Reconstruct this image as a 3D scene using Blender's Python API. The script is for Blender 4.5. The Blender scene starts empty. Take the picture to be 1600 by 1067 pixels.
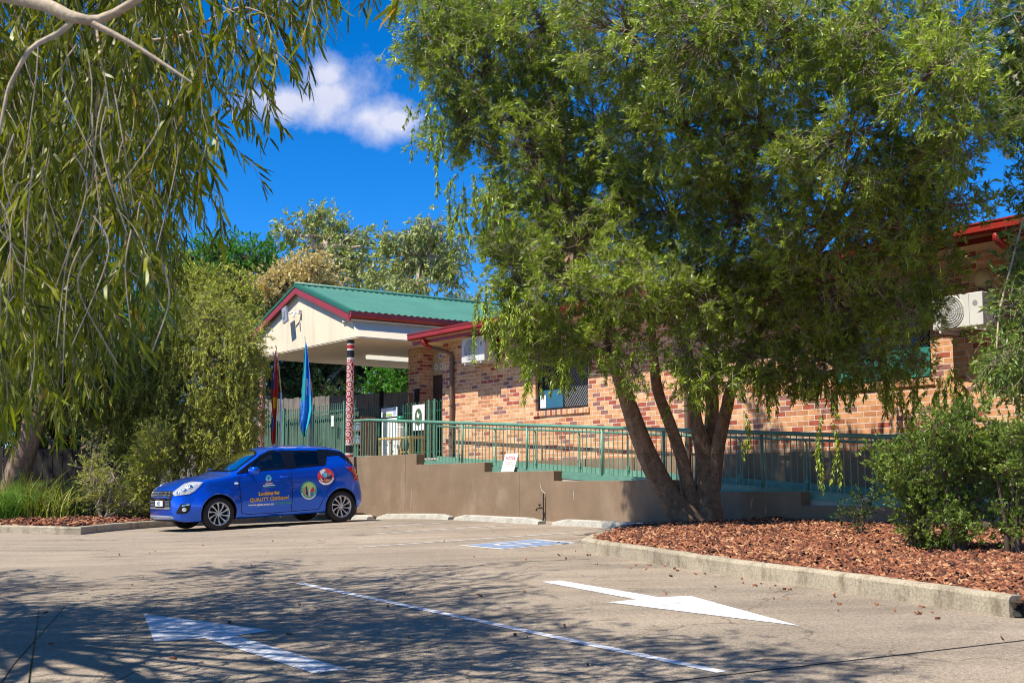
import bpy, bmesh, math, random
import numpy as np
from mathutils import Vector, Matrix
from mathutils.bvhtree import BVHTree
R = math.radians
SC = bpy.context.scene
COL = SC.collection
random.seed(7)
RNG = np.random.default_rng(11)

# ------------------------------------------------------------------ camera
PITCH = R(6.754); CAMZ = 1.3; FPX = 1980.0
cam_d = bpy.data.cameras.new('camera'); cam = bpy.data.objects.new('camera', cam_d); COL.objects.link(cam)
cam.location = (0, 0, CAMZ); cam.rotation_euler = (R(90) + PITCH, 0, 0)
cam_d.sensor_width = 36.0; cam_d.lens = FPX / 1600 * 36.0
cam_d.clip_start = 0.05; cam_d.clip_end = 3000
cam_d.dof.use_dof = True; cam_d.dof.focus_distance = 21.0; cam_d.dof.aperture_fstop = 7.1
SC.camera = cam

# ------------------------------------------------------------------ light
SUN_EL = R(58.5); SUN_AZ = (-0.8146, -0.580)          # horizontal direction towards the sun
sv = Vector((SUN_AZ[0] * math.cos(SUN_EL), SUN_AZ[1] * math.cos(SUN_EL), math.sin(SUN_EL)))
sun_d = bpy.data.lights.new('sun', 'SUN'); sun = bpy.data.objects.new('sun', sun_d); COL.objects.link(sun)
sun_d.energy = 5.0; sun_d.angle = R(0.53); sun_d.color = (1.0, 0.945, 0.84)
sun.rotation_euler = sv.to_track_quat('Z', 'Y').to_euler()
world = bpy.data.worlds.new('World'); SC.world = world; world.use_nodes = True
wn = world.node_tree.nodes; wl = world.node_tree.links
for n in list(wn): wn.remove(n)
w_out = wn.new('ShaderNodeOutputWorld'); w_bg = wn.new('ShaderNodeBackground')
w_sky = wn.new('ShaderNodeTexSky'); w_sky.sky_type = 'NISHITA'; w_sky.sun_disc = False
w_sky.sun_elevation = SUN_EL; w_sky.sun_rotation = math.atan2(SUN_AZ[0], SUN_AZ[1])
w_sky.altitude = 4000; w_sky.air_density = 1.0; w_sky.dust_density = 0.0; w_sky.ozone_density = 5.0
w_hs = wn.new('ShaderNodeHueSaturation'); w_hs.inputs['Saturation'].default_value = 1.33; w_hs.inputs['Value'].default_value = 1.0; w_hs.inputs['Hue'].default_value = 0.504
wl.new(w_sky.outputs[0], w_hs.inputs['Color'])
# one fair-weather cloud, as a patch of the sky dome given by direction
def ray(px, py):
    cx = px - 800.0; cy = 533.5 - py
    return Vector((cx, FPX * math.cos(PITCH) - cy * math.sin(PITCH), FPX * math.sin(PITCH) + cy * math.cos(PITCH)))
def at(px, py, Y):
    d = ray(px, py); s = Y / d.y
    return Vector((d.x * s, Y, CAMZ + d.z * s))
w_tc = wn.new('ShaderNodeTexCoord')
w_nz = wn.new('ShaderNodeTexNoise'); w_nz.inputs['Scale'].default_value = 19.0; w_nz.inputs['Detail'].default_value = 7.0; w_nz.inputs['Roughness'].default_value = 0.62
wl.new(w_tc.outputs['Generated'], w_nz.inputs['Vector'])
def wmath(op, a, b=None, clamp=False):
    n = wn.new('ShaderNodeMath'); n.operation = op; n.use_clamp = clamp
    for i, v in enumerate((a, b)):
        if v is None: continue
        if isinstance(v, (int, float)): n.inputs[i].default_value = v
        else: wl.new(v, n.inputs[i])
    return n.outputs[0]
def cloud_blob(px, py, rx, rz):
    c = ray(px, py).normalized()
    right = Vector((1, 0, 0)) - c * c.x; right.normalize(); up = right.cross(c)
    vm = wn.new('ShaderNodeVectorMath'); vm.operation = 'DOT_PRODUCT'; wl.new(w_tc.outputs['Generated'], vm.inputs[0]); vm.inputs[1].default_value = right / rx
    vm2 = wn.new('ShaderNodeVectorMath'); vm2.operation = 'DOT_PRODUCT'; wl.new(w_tc.outputs['Generated'], vm2.inputs[0]); vm2.inputs[1].default_value = up / rz
    a = wmath('MULTIPLY', vm.outputs['Value'], vm.outputs['Value']); b = wmath('MULTIPLY', vm2.outputs['Value'], vm2.outputs['Value'])
    vf = wn.new('ShaderNodeVectorMath'); vf.operation = 'DOT_PRODUCT'; wl.new(w_tc.outputs['Generated'], vf.inputs[0]); vf.inputs[1].default_value = c
    front = wmath('GREATER_THAN', vf.outputs['Value'], 0.2)
    d = wmath('SQRT', wmath('ADD', a, b))
    return wmath('MULTIPLY', wmath('SUBTRACT', 1.35, d), front)
cb = [cloud_blob(530, 150, .036, .026), cloud_blob(575, 180, .036, .019), cloud_blob(515, 120, .022, .016), cloud_blob(450, 160, .032, .014), cloud_blob(620, 188, .020, .012)]
m = cb[0]
for c in cb[1:]: m = wmath('MAXIMUM', m, c)
dens = wmath('MULTIPLY', wmath('SUBTRACT', wmath('ADD', m, wmath('MULTIPLY', wmath('SUBTRACT', w_nz.outputs['Fac'], .5), 2.6)), .10), 1.0, True)
dens = wmath('POWER', dens, 1.3)
dens = wmath('MULTIPLY', dens, .93)
w_mix = wn.new('ShaderNodeMixRGB'); wl.new(dens, w_mix.inputs['Fac']); wl.new(w_hs.outputs[0], w_mix.inputs['Color1'])
w_mix.inputs['Color2'].default_value = (5.4, 5.7, 7.6, 1)
w_nz2 = wn.new('ShaderNodeTexNoise'); w_nz2.inputs['Scale'].default_value = 26.0; w_nz2.inputs['Detail'].default_value = 4.0
wl.new(w_tc.outputs['Generated'], w_nz2.inputs['Vector'])
w_cm = wn.new('ShaderNodeMixRGB'); wl.new(w_nz2.outputs['Fac'], w_cm.inputs['Fac']); w_cm.inputs['Color1'].default_value = (2.7, 2.9, 3.9, 1); w_cm.inputs['Color2'].default_value = (4.4, 4.4, 4.9, 1)
wl.new(w_cm.outputs[0], w_mix.inputs['Color2'])
wl.new(w_mix.outputs[0], w_bg.inputs['Color']); w_bg.inputs['Strength'].default_value = 0.15
wl.new(w_bg.outputs[0], w_out.inputs['Surface'])
SC.view_settings.view_transform = 'Standard'; SC.view_settings.look = 'None'; SC.view_settings.exposure = 0.54; SC.view_settings.gamma = 1.0
SC.render.engine = 'CYCLES'
SC.cycles.pixel_filter_type = 'BLACKMAN_HARRIS'; SC.cycles.filter_width = 1.0; SC.cycles.max_bounces = 8; SC.cycles.diffuse_bounces = 2; SC.cycles.transmission_bounces = 3; SC.cycles.transparent_max_bounces = 12

# ------------------------------------------------------------------ materials
def nodes_of(m):
    m.use_nodes = True; return m.node_tree.nodes, m.node_tree.links
def pmat(name, col, rough=.6, metal=0.0, var=.12, vscale=2.5, bump=0.0, bscale=40.0, coat=0.0, spec=None, fine=0.0, stain=None, stain_amt=0.0, stain_scale=(1, 1, 1), emit=None):
    m = bpy.data.materials.new(name); N, L = nodes_of(m); bs = N['Principled BSDF']
    bs.inputs['Roughness'].default_value = rough; bs.inputs['Metallic'].default_value = metal
    if coat: bs.inputs['Coat Weight'].default_value = coat; bs.inputs['Coat Roughness'].default_value = .03
    if spec is not None: bs.inputs['Specular IOR Level'].default_value = spec
    tc = N.new('ShaderNodeTexCoord')
    nz = N.new('ShaderNodeTexNoise'); nz.inputs['Scale'].default_value = vscale; nz.inputs['Detail'].default_value = 5; L.new(tc.outputs['Object'], nz.inputs['Vector'])
    rp = N.new('ShaderNodeValToRGB'); rp.color_ramp.elements[0].position = .3; rp.color_ramp.elements[1].position = .7
    rp.color_ramp.elements[0].color = tuple(max(0, c * (1 - var)) for c in col) + (1,); rp.color_ramp.elements[1].color = tuple(min(1, c * (1 + var)) for c in col) + (1,)
    L.new(nz.outputs['Fac'], rp.inputs['Fac']); out = rp.outputs[0]
    if fine:
        n2 = N.new('ShaderNodeTexNoise'); n2.inputs['Scale'].default_value = bscale; n2.inputs['Detail'].default_value = 3; L.new(tc.outputs['Object'], n2.inputs['Vector'])
        mr = N.new('ShaderNodeMapRange'); mr.inputs[1].default_value = .3; mr.inputs[2].default_value = .7; mr.inputs[3].default_value = 1 - fine; mr.inputs[4].default_value = 1 + fine; L.new(n2.outputs['Fac'], mr.inputs[0])
        mm = N.new('ShaderNodeVectorMath'); mm.operation = 'SCALE'; L.new(out, mm.inputs[0]); L.new(mr.outputs[0], mm.inputs['Scale']); out = mm.outputs[0]
    if stain:
        mp = N.new('ShaderNodeMapping'); mp.inputs['Scale'].default_value = stain_scale; L.new(tc.outputs['Object'], mp.inputs[0])
        n3 = N.new('ShaderNodeTexNoise'); n3.inputs['Scale'].default_value = 1.0; n3.inputs['Detail'].default_value = 6; n3.inputs['Roughness'].default_value = .65; L.new(mp.outputs[0], n3.inputs['Vector'])
        r3 = N.new('ShaderNodeMapRange'); r3.inputs[1].default_value = .52; r3.inputs[2].default_value = .72; r3.inputs[3].default_value = 0; r3.inputs[4].default_value = stain_amt; L.new(n3.outputs['Fac'], r3.inputs[0])
        mx = N.new('ShaderNodeMixRGB'); L.new(r3.outputs[0], mx.inputs['Fac']); L.new(out, mx.inputs['Color1']); mx.inputs['Color2'].default_value = tuple(stain) + (1,); out = mx.outputs[0]
    L.new(out, bs.inputs['Base Color'])
    if bump:
        nb = N.new('ShaderNodeTexNoise'); nb.inputs['Scale'].default_value = bscale; nb.inputs['Detail'].default_value = 6; L.new(tc.outputs['Object'], nb.inputs['Vector'])
        b = N.new('ShaderNodeBump'); b.inputs['Strength'].default_value = bump; b.inputs['Distance'].default_value = .01; L.new(nb.outputs['Fac'], b.inputs['Height']); L.new(b.outputs[0], bs.inputs['Normal'])
    if emit: bs.inputs['Emission Color'].default_value = tuple(emit) + (1,); bs.inputs['Emission Strength'].default_value = 1.0
    return m
def leaf_mat(name, dark, light, odd, trans=.3, rough=.42, oddpos=.93):
    m = bpy.data.materials.new(name); N, L = nodes_of(m); bs = N['Principled BSDF']; out = N['Material Output']
    at_ = N.new('ShaderNodeAttribute'); at_.attribute_name = 'tint'
    rp = N.new('ShaderNodeValToRGB'); e = rp.color_ramp.elements
    e[0].position = 0; e[0].color = dark + (1,); e[1].position = .8; e[1].color = light + (1,)
    k = e.new(oddpos); k.color = tuple(c * 1.15 for c in light) + (1,); k = e.new(min(1, oddpos + .04)); k.color = odd + (1,)
    L.new(at_.outputs['Fac'], rp.inputs['Fac']); L.new(rp.outputs[0], bs.inputs['Base Color'])
    bs.inputs['Roughness'].default_value = rough; bs.inputs['Specular IOR Level'].default_value = .32
    tr = N.new('ShaderNodeBsdfTranslucent'); mul = N.new('ShaderNodeMixRGB'); mul.blend_type = 'MULTIPLY'; mul.inputs['Fac'].default_value = 1
    L.new(rp.outputs[0], mul.inputs['Color1']); mul.inputs['Color2'].default_value = (1.5, 1.6, .5, 1); L.new(mul.outputs[0], tr.inputs['Color'])
    mx = N.new('ShaderNodeMixShader'); mx.inputs['Fac'].default_value = trans; L.new(bs.outputs[0], mx.inputs[1]); L.new(tr.outputs[0], mx.inputs[2]); L.new(mx.outputs[0], out.inputs['Surface'])
    return m
def brick_mat(name, vertical=False):
    m = bpy.data.materials.new(name); N, L = nodes_of(m); bs = N['Principled BSDF']
    tc = N.new('ShaderNodeTexCoord'); sp = N.new('ShaderNodeSeparateXYZ'); L.new(tc.outputs['Object'], sp.inputs[0])
    ad = N.new('ShaderNodeMath'); ad.operation = 'ADD'; L.new(sp.outputs[0], ad.inputs[0]); L.new(sp.outputs[1], ad.inputs[1])
    cb_ = N.new('ShaderNodeCombineXYZ')
    if vertical: L.new(sp.outputs[2], cb_.inputs[0]); L.new(ad.outputs[0], cb_.inputs[1])
    else: L.new(ad.outputs[0], cb_.inputs[0]); L.new(sp.outputs[2], cb_.inputs[1])
    def brick(off):
        b = N.new('ShaderNodeTexBrick'); b.offset = .5; b.squash = 1
        b.inputs['Scale'].default_value = 1; b.inputs['Brick Width'].default_value = .24; b.inputs['Row Height'].default_value = .086
        b.inputs['Mortar Size'].default_value = .0065; b.inputs['Mortar Smooth'].default_value = .25; b.inputs['Bias'].default_value = 0
        b.inputs['Color1'].default_value = (0, 0, 0, 1); b.inputs['Color2'].default_value = (1, 1, 1, 1); b.inputs['Mortar'].default_value = (.5, .5, .5, 1)
        L.new(cb_.outputs[0], b.inputs['Vector']); return b
    b1 = brick(0)
    rp = N.new('ShaderNodeValToRGB'); e = rp.color_ramp; e.interpolation = 'CONSTANT'
    pal = [(0, (.30, .13, .10)), (.10, (.38, .085, .045)), (.20, (.52, .21, .09)), (.30, (.64, .31, .14)), (.42, (.72, .38, .185)), (.53, (.66, .33, .145)), (.63, (.75, .43, .22)), (.705, (.38, .09, .05)), (.75, (.62, .29, .13))]
    e.elements[0].position = 0; e.elements[0].color = pal[0][1] + (1,); e.elements[1].position = pal[1][0]; e.elements[1].color = pal[1][1] + (1,)
    for p, c in pal[2:]:
        k = e.elements.new(p); k.color = c + (1,)
    L.new(b1.outputs['Color'], rp.inputs['Fac'])
    nz = N.new('ShaderNodeTexNoise'); nz.inputs['Scale'].default_value = 9; nz.inputs['Detail'].default_value = 6; L.new(tc.outputs['Object'], nz.inputs['Vector'])
    mr = N.new('ShaderNodeMapRange'); mr.inputs[1].default_value = .3; mr.inputs[2].default_value = .7; mr.inputs[3].default_value = .78; mr.inputs[4].default_value = 1.2; L.new(nz.outputs['Fac'], mr.inputs[0])
    sc_ = N.new('ShaderNodeVectorMath'); sc_.operation = 'SCALE'; L.new(rp.outputs[0], sc_.inputs[0]); L.new(mr.outputs[0], sc_.inputs['Scale'])
    mx = N.new('ShaderNodeMixRGB'); L.new(b1.outputs['Fac'], mx.inputs['Fac']); L.new(sc_.outputs[0], mx.inputs['Color1']); mx.inputs['Color2'].default_value = (.70, .62, .50, 1)
    L.new(mx.outputs[0], bs.inputs['Base Color']); bs.inputs['Roughness'].default_value = .85
    bp = N.new('ShaderNodeBump'); bp.inputs['Strength'].default_value = .6; bp.inputs['Distance'].default_value = .006; bp.invert = True
    L.new(b1.outputs['Fac'], bp.inputs['Height']); L.new(bp.outputs[0], bs.inputs['Normal'])
    return m
def ground_mat():
    m = bpy.data.materials.new('worn_concrete'); N, L = nodes_of(m); bs = N['Principled BSDF']
    tc = N.new('ShaderNodeTexCoord')
    def noise(s, d=5, r=.6, sc=None):
        n = N.new('ShaderNodeTexNoise'); n.inputs['Scale'].default_value = s; n.inputs['Detail'].default_value = d; n.inputs['Roughness'].default_value = r
        if sc:
            mp = N.new('ShaderNodeMapping'); mp.inputs['Scale'].default_value = sc; mp.inputs['Rotation'].default_value = (0, 0, R(-35)); L.new(tc.outputs['Object'], mp.inputs[0]); L.new(mp.outputs[0], n.inputs['Vector'])
        else: L.new(tc.outputs['Object'], n.inputs['Vector'])
        return n.outputs['Fac']
    def ramp(v, a, b, ca, cb2):
        r = N.new('ShaderNodeValToRGB'); r.color_ramp.elements[0].position = a; r.color_ramp.elements[1].position = b
        r.color_ramp.elements[0].color = ca + (1,); r.color_ramp.elements[1].color = cb2 + (1,); L.new(v, r.inputs['Fac']); return r.outputs[0]
    base = ramp(noise(.35, 6), .35, .68, (.325, .268, .205), (.425, .352, .272))
    streak = ramp(noise(1.0, 5, .6, (.25, 2.0, 1)), .35, .7, (.80, .80, .80), (1.12, 1.10, 1.08))
    speck = ramp(noise(140, 2, .7), .36, .60, (.45, .44, .43), (1.22, 1.21, 1.19))
    speck2 = ramp(noise(38, 3, .7), .32, .6, (.66, .65, .64), (1.14, 1.14, 1.14))
    blot = ramp(noise(1.7, 6, .7), .55, .75, (1, 1, 1), (.70, .69, .68))
    vo = N.new('ShaderNodeTexVoronoi'); vo.feature = 'DISTANCE_TO_EDGE'; vo.inputs['Scale'].default_value = .33; wv = N.new('ShaderNodeVectorMath'); wv.operation = 'ADD'; wn_ = N.new('ShaderNodeTexNoise'); wn_.inputs['Scale'].default_value = 1.4; wn_.inputs['Detail'].default_value = 8; L.new(tc.outputs['Object'], wn_.inputs['Vector']); L.new(tc.outputs['Object'], wv.inputs[0]); L.new(wn_.outputs['Color'], wv.inputs[1]); L.new(wv.outputs[0], vo.inputs['Vector'])
    crack = ramp(vo.outputs['Distance'], 0.0, .0035, (.45, .43, .42), (1, 1, 1))
    oil = ramp(noise(.9, 3, .5), .64, .74, (1, 1, 1), (.62, .60, .60))
    tyre = ramp(noise(1.0, 4, .55, (.12, 1.1, 1)), .56, .72, (1, 1, 1), (.78, .77, .77))
    o = base
    for k in (streak, speck, speck2, blot, crack, oil, tyre):
        mm = N.new('ShaderNodeMixRGB'); mm.blend_type = 'MULTIPLY'; mm.inputs['Fac'].default_value = 1; L.new(o, mm.inputs['Color1']); L.new(k, mm.inputs['Color2']); o = mm.outputs[0]
    L.new(o, bs.inputs['Base Color']); bs.inputs['Roughness'].default_value = .9; bs.inputs['Specular IOR Level'].default_value = .25
    b = N.new('ShaderNodeBump'); b.inputs['Strength'].default_value = .6; b.inputs['Distance'].default_value = .006; L.new(noise(90, 4, .7), b.inputs['Height']); L.new(b.outputs[0], bs.inputs['Normal'])
    return m
def paint_mat(name, col, wear=.35):
    m = bpy.data.materials.new(name); N, L = nodes_of(m); bs = N['Principled BSDF']
    tc = N.new('ShaderNodeTexCoord'); n = N.new('ShaderNodeTexNoise'); n.inputs['Scale'].default_value = 9; n.inputs['Detail'].default_value = 12; n.inputs['Roughness'].default_value = .82; L.new(tc.outputs['Object'], n.inputs['Vector'])
    r = N.new('ShaderNodeMapRange'); r.inputs[1].default_value = .48; r.inputs[2].default_value = .62; r.inputs[3].default_value = 0; r.inputs[4].default_value = wear; L.new(n.outputs['Fac'], r.inputs[0])
    mx = N.new('ShaderNodeMixRGB'); L.new(r.outputs[0], mx.inputs['Fac']); mx.inputs['Color1'].default_value = col + (1,); mx.inputs['Color2'].default_value = (.30, .26, .22, 1); L.new(mx.outputs[0], bs.inputs['Base Color']); bs.inputs['Roughness'].default_value = .8
    return m
def roof_mat(name, col):
    m = pmat(name, col, .45, .0, .10, 1.2, spec=.4, stain=(col[0] * 1.5 + .03, col[1] * 1.25 + .03, col[2] * 1.25 + .03), stain_amt=.5, stain_scale=(6, .6, 1)); return m

M = {}
M['ground'] = ground_mat()
M['brick'] = brick_mat('mixed_brick'); M['brick_upright'] = brick_mat('sill_brick', True)
M['render'] = pmat('tan_render', (.235, .158, .096), .85, var=.12, vscale=2.2, bump=.2, bscale=30, fine=.06, stain=(.36, .27, .19), stain_amt=.55, stain_scale=(1.6, 1.6, 1.1))
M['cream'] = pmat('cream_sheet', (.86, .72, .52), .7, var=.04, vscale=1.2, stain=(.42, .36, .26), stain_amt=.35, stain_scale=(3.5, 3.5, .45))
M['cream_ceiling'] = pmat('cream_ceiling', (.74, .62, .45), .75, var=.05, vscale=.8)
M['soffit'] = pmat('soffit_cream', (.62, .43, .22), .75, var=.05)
M['redpaint'] = pmat('red_gutter_paint', (.33, .026, .017), .38, var=.12, vscale=3, stain=(.22, .02, .015), stain_amt=.5, stain_scale=(2, 2, 8))
M['green_roof'] = roof_mat('green_metal_roof', (.075, .215, .15))
M['green_dark'] = pmat('green_trim', (.02, .13, .07), .5)
M['grey_roof'] = roof_mat('grey_metal_roof', (.22, .22, .21))
M['railgreen'] = pmat('green_rail_paint', (.12, .275, .20), .45, var=.14, vscale=6, stain=(.16, .33, .25), stain_amt=.5, stain_scale=(5, 5, 5))
M['brownmetal'] = pmat('brown_metal', (.060, .038, .028), .5)
M['brownpipe'] = pmat('brown_pipe', (.15, .095, .066), .5, var=.1)
M['concrete'] = pmat('kerb_concrete', (.38, .32, .225), .9, var=.18, vscale=2.2, bump=.5, bscale=45, fine=.22, stain=(.12, .085, .05), stain_amt=.8, stain_scale=(5, 5, 2.5))
M['wheelstop'] = pmat('weathered_concrete', (.44, .41, .34), .9, var=.2, vscale=3, bump=.5, bscale=50, fine=.22, stain=(.16, .14, .11), stain_amt=.7, stain_scale=(3, 3, 5))
M['slab'] = pmat('slab_concrete', (.46, .42, .36), .85, var=.12, vscale=2, fine=.1, bump=.2)
M['white_line'] = paint_mat('white_line_paint', (.66, .67, .70), .75); M['worn_line'] = paint_mat('worn_line_paint', (.60, .58, .55), .85); M['blue_line'] = paint_mat('blue_line_paint', (.16, .26, .45), .95)
M['white'] = pmat('white_plastic', (.74, .74, .72), .5, var=.04); M['offwhite'] = pmat('off_white', (.66, .65, .60), .5, var=.06)
M['grey'] = pmat('grey_plastic', (.28, .28, .28), .5); M['black'] = pmat('black_plastic', (.012, .012, .013), .5, var=.2); M['matt_black'] = pmat('matt_black', (.006, .006, .007), .9)
M['dark_glass'] = pmat('window_glass', (.012, .020, .035), .06, var=.3, spec=.8)
M['mulch_base'] = pmat('mulch_floor', (.085, .036, .018), .95, var=.5, vscale=14, bump=1, bscale=60, fine=.4)
M['fence_grey'] = pmat('weathered_timber', (.21, .185, .165), .9, var=.2, vscale=4, bump=.3, fine=.2, stain=(.10, .085, .075), stain_amt=.6, stain_scale=(14, 14, .8))
M['fence_green'] = pmat('green_stained_timber', (.105, .155, .115), .85, var=.2, vscale=4, stain=(.04, .065, .048), stain_amt=.6, stain_scale=(16, 16, .7), fine=.12)
M['soil'] = pmat('verge_soil', (.10, .075, .045), .95, var=.4, vscale=.6, bump=.6, fine=.3)
M['bark'] = pmat('bark', (.22, .135, .082), .9, var=.35, vscale=9, bump=1.0, bscale=38, fine=.35, stain=(.33, .25, .18), stain_amt=.75, stain_scale=(14, 14, 3))
M['pale_bark'] = pmat('pale_bark', (.46, .36, .26), .8, var=.25, vscale=12, bump=.4, fine=.2)
M['dark_bark'] = pmat('dark_bark', (.10, .07, .05), .9, var=.3, vscale=7, bump=.6)
M['yellowwood'] = pmat('yellow_timber', (.62, .36, .10), .5); M['brownwood'] = pmat('brown_timber', (.20, .09, .045), .7, var=.2)
M['tubblue'] = pmat('pale_blue_plastic', (.42, .52, .68), .45)
M['red'] = pmat('red_paint', (.48, .02, .02), .5, var=.1)
M['yellow'] = pmat('yellow_print', (.80, .42, .04), .5); M['printwhite'] = pmat('white_print', (.8, .8, .8), .45); M['printgreen'] = pmat('green_print', (.04, .38, .22), .5)
M['printred'] = pmat('red_print', (.60, .05, .06), .5); M['printblue'] = pmat('blue_print', (.05, .22, .62), .5); M['printcyan'] = pmat('cyan_print', (.10, .45, .66), .5)
M['printdark'] = pmat('navy_print', (.02, .03, .14), .5); M['printtan'] = pmat('tan_print', (.55, .30, .16), .5); M['printlime'] = pmat('lime_print', (.42, .58, .20), .5)
M['silver'] = pmat('silver_alloy', (.66, .65, .64), .3, .35, var=.05); M['chrome'] = pmat('chrome', (.75, .75, .75), .12, 1.0, var=.02)
M['rubber'] = pmat('tyre_rubber', (.022, .019, .018), .8, var=.2)

# ------------------------------------------------------------------ mesh tools
class MB:
    def __init__(s): s.v = []; s.f = []; s.mi = []; s.cur = 0
    def add(s, vs, fs):
        o = len(s.v); s.v.extend([tuple(v) for v in vs])
        for f in fs: s.f.append(tuple(i + o for i in f)); s.mi.append(s.cur)
        return s
    def box(s, x0, x1, y0, y1, z0, z1):
        if x0 > x1: x0, x1 = x1, x0
        if y0 > y1: y0, y1 = y1, y0
        if z0 > z1: z0, z1 = z1, z0
        return s.add([(x0, y0, z0), (x1, y0, z0), (x1, y1, z0), (x0, y1, z0), (x0, y0, z1), (x1, y0, z1), (x1, y1, z1), (x0, y1, z1)],
                     [(0, 3, 2, 1), (4, 5, 6, 7), (0, 1, 5, 4), (1, 2, 6, 5), (2, 3, 7, 6), (3, 0, 4, 7)])
    def obox(s, c, ex, ey, ez):
        c, ex, ey, ez = map(Vector, (c, ex, ey, ez))
        P = [c + ex * a + ey * b + ez * d for d in (-1, 1) for (a, b) in ((-1, -1), (1, -1), (1, 1), (-1, 1))]
        return s.add(P, [(0, 3, 2, 1), (4, 5, 6, 7), (0, 1, 5, 4), (1, 2, 6, 5), (2, 3, 7, 6), (3, 0, 4, 7)])
    def prism(s, poly, d):           # planar polygon of 3D points, extruded by d
        d = Vector(d); n = len(poly); P = [Vector(p) for p in poly]; Q = [p + d for p in P]
        nn = Vector((0, 0, 0))
        for i in range(n): nn += P[i].cross(P[(i + 1) % n])
        F = [tuple(range(n - 1, -1, -1)), tuple(range(n, 2 * n))] + [(i, (i + 1) % n, n + (i + 1) % n, n + i) for i in range(n)]
        if nn.dot(d) < 0: F = [tuple(reversed(f)) for f in F]
        return s.add(P + Q, F)
    def tube(s, pts, rad, seg=8, cap=True, wob=0.0):
        pts = [Vector(p) for p in pts]; n = len(pts)
        if not hasattr(rad, '__len__'): rad = [rad] * n
        o = len(s.v); up = None
        for i, p in enumerate(pts):
            t = (pts[min(i + 1, n - 1)] - pts[max(i - 1, 0)])
            t = t.normalized() if t.length > 1e-9 else Vector((0, 0, 1))
            if up is None: up = Vector((1, 0, 0)) if abs(t.x) < .9 else Vector((0, 1, 0))
            e1 = (up - t * up.dot(t)).normalized(); up = e1; e2 = t.cross(e1)
            for k in range(seg):
                a = 2 * math.pi * k / seg; rr = rad[i] * (1 + wob * (random.random() - .5))
                s.v.append(tuple(p + e1 * (math.cos(a) * rr) + e2 * (math.sin(a) * rr)))
        for i in range(n - 1):
            for k in range(seg):
                a, b = o + i * seg + k, o + i * seg + (k + 1) % seg
                s.f.append((a, b, b + seg, a + seg)); s.mi.append(s.cur)
        if cap:
            s.f.append(tuple(o + k for k in range(seg - 1, -1, -1))); s.mi.append(s.cur)
            s.f.append(tuple(o + (n - 1) * seg + k for k in range(seg))); s.mi.append(s.cur)
        return s
    def lathe(s, prof, c, axis='z', seg=24, a0=0, a1=2 * math.pi):   # prof: (r, h)
        c = Vector(c); o = len(s.v); full = abs(a1 - a0 - 2 * math.pi) < 1e-6; ns = seg if full else seg + 1
        for (r, h) in prof:
            for k in range(ns):
                a = a0 + (a1 - a0) * k / seg; x, y = r * math.cos(a), r * math.sin(a)
                v = {'z': (x, y, h), 'y': (x, h, y), 'x': (h, x, y)}[axis]; s.v.append(tuple(c + Vector(v)))
        for i in range(len(prof) - 1):
            for k in range(seg):
                a = o + i * ns + k; b = o + i * ns + (k + 1) % ns
                s.f.append((a, b, b + ns, a + ns)); s.mi.append(s.cur)
        return s
    def disc(s, c, r, n, seg=20):
        c = Vector(c); n = Vector(n).normalized(); e1 = n.orthogonal().normalized(); e2 = n.cross(e1)
        return s.add([c + e1 * r * math.cos(2 * math.pi * k / seg) + e2 * r * math.sin(2 * math.pi * k / seg) for k in range(seg)], [tuple(range(seg))])
    def mesh(s, name, org=(0, 0, 0), smooth=False):
        me = bpy.data.meshes.new(name); ox, oy, oz = org
        me.from_pydata([(x - ox, y - oy, z - oz) for x, y, z in s.v], [], s.f)
        me.polygons.foreach_set('material_index', s.mi)
        if smooth: me.polygons.foreach_set('use_smooth', [True] * len(me.polygons))
        me.update(); return me
def link(name, me, mats, parent=None):
    o = bpy.data.objects.new(name, me); COL.objects.link(o)
    if not isinstance(mats, (list, tuple)): mats = [mats]
    if me is not None and len(me.materials) == 0:
        for m_ in mats: me.materials.append(m_)
    if parent is not None: o.parent = parent
    return o
def tag(o, label=None, cat=None, group=None, kind=None):
    if label: o['label'] = label
    if cat: o['category'] = cat
    if group: o['group'] = group
    if kind: o['kind'] = kind
    return o
# frame B: x = along the brick wall to the right (t), y = into the building (b), z up
RX, RY = -1.385, 26.3; BROT = math.atan2(-.8146, .580)
MBF = Matrix.Translation((RX, RY, 0)) @ Matrix.Rotation(BROT, 4, 'Z')
MBI = MBF.inverted()
def Bw(t, b, z=0): return MBF @ Vector((t, b, z))
def wB(p): return MBI @ Vector(p)
class Thing:
    def __init__(s, name, label, cat, org=(0, 0, 0), frame='W', group=None, rot=None):
        s.org = org; e = bpy.data.objects.new(name, None); COL.objects.link(e); s.e = e; e.empty_display_size = .2
        if frame == 'B': e.matrix_world = MBF @ Matrix.Translation(org)
        else:
            e.location = org
            if rot is not None: e.rotation_euler = rot
        tag(e, label, cat, group)
    def part(s, name, mb, mats, parent=None, smooth=False, bevel=0, label=None):
        o = link(name, mb.mesh(name, s.org, smooth), mats, parent or s.e)
        if bevel:
            bv = o.modifiers.new('bevel', 'BEVEL'); bv.width = bevel; bv.segments = 2; bv.limit_method = 'ANGLE'
        if label: o['label'] = label
        return o
def single(name, mb, mats, label, cat, org=(0, 0, 0), frame='W', group=None, smooth=False, bevel=0, kind=None):
    o = link(name, mb.mesh(name, org, smooth), mats)
    if frame == 'B': o.matrix_world = MBF @ Matrix.Translation(org)
    else: o.location = org
    if bevel:
        bv = o.modifiers.new('bevel', 'BEVEL'); bv.width = bevel; bv.segments = 2; bv.limit_method = 'ANGLE'
    return tag(o, label, cat, group, kind)
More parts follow.
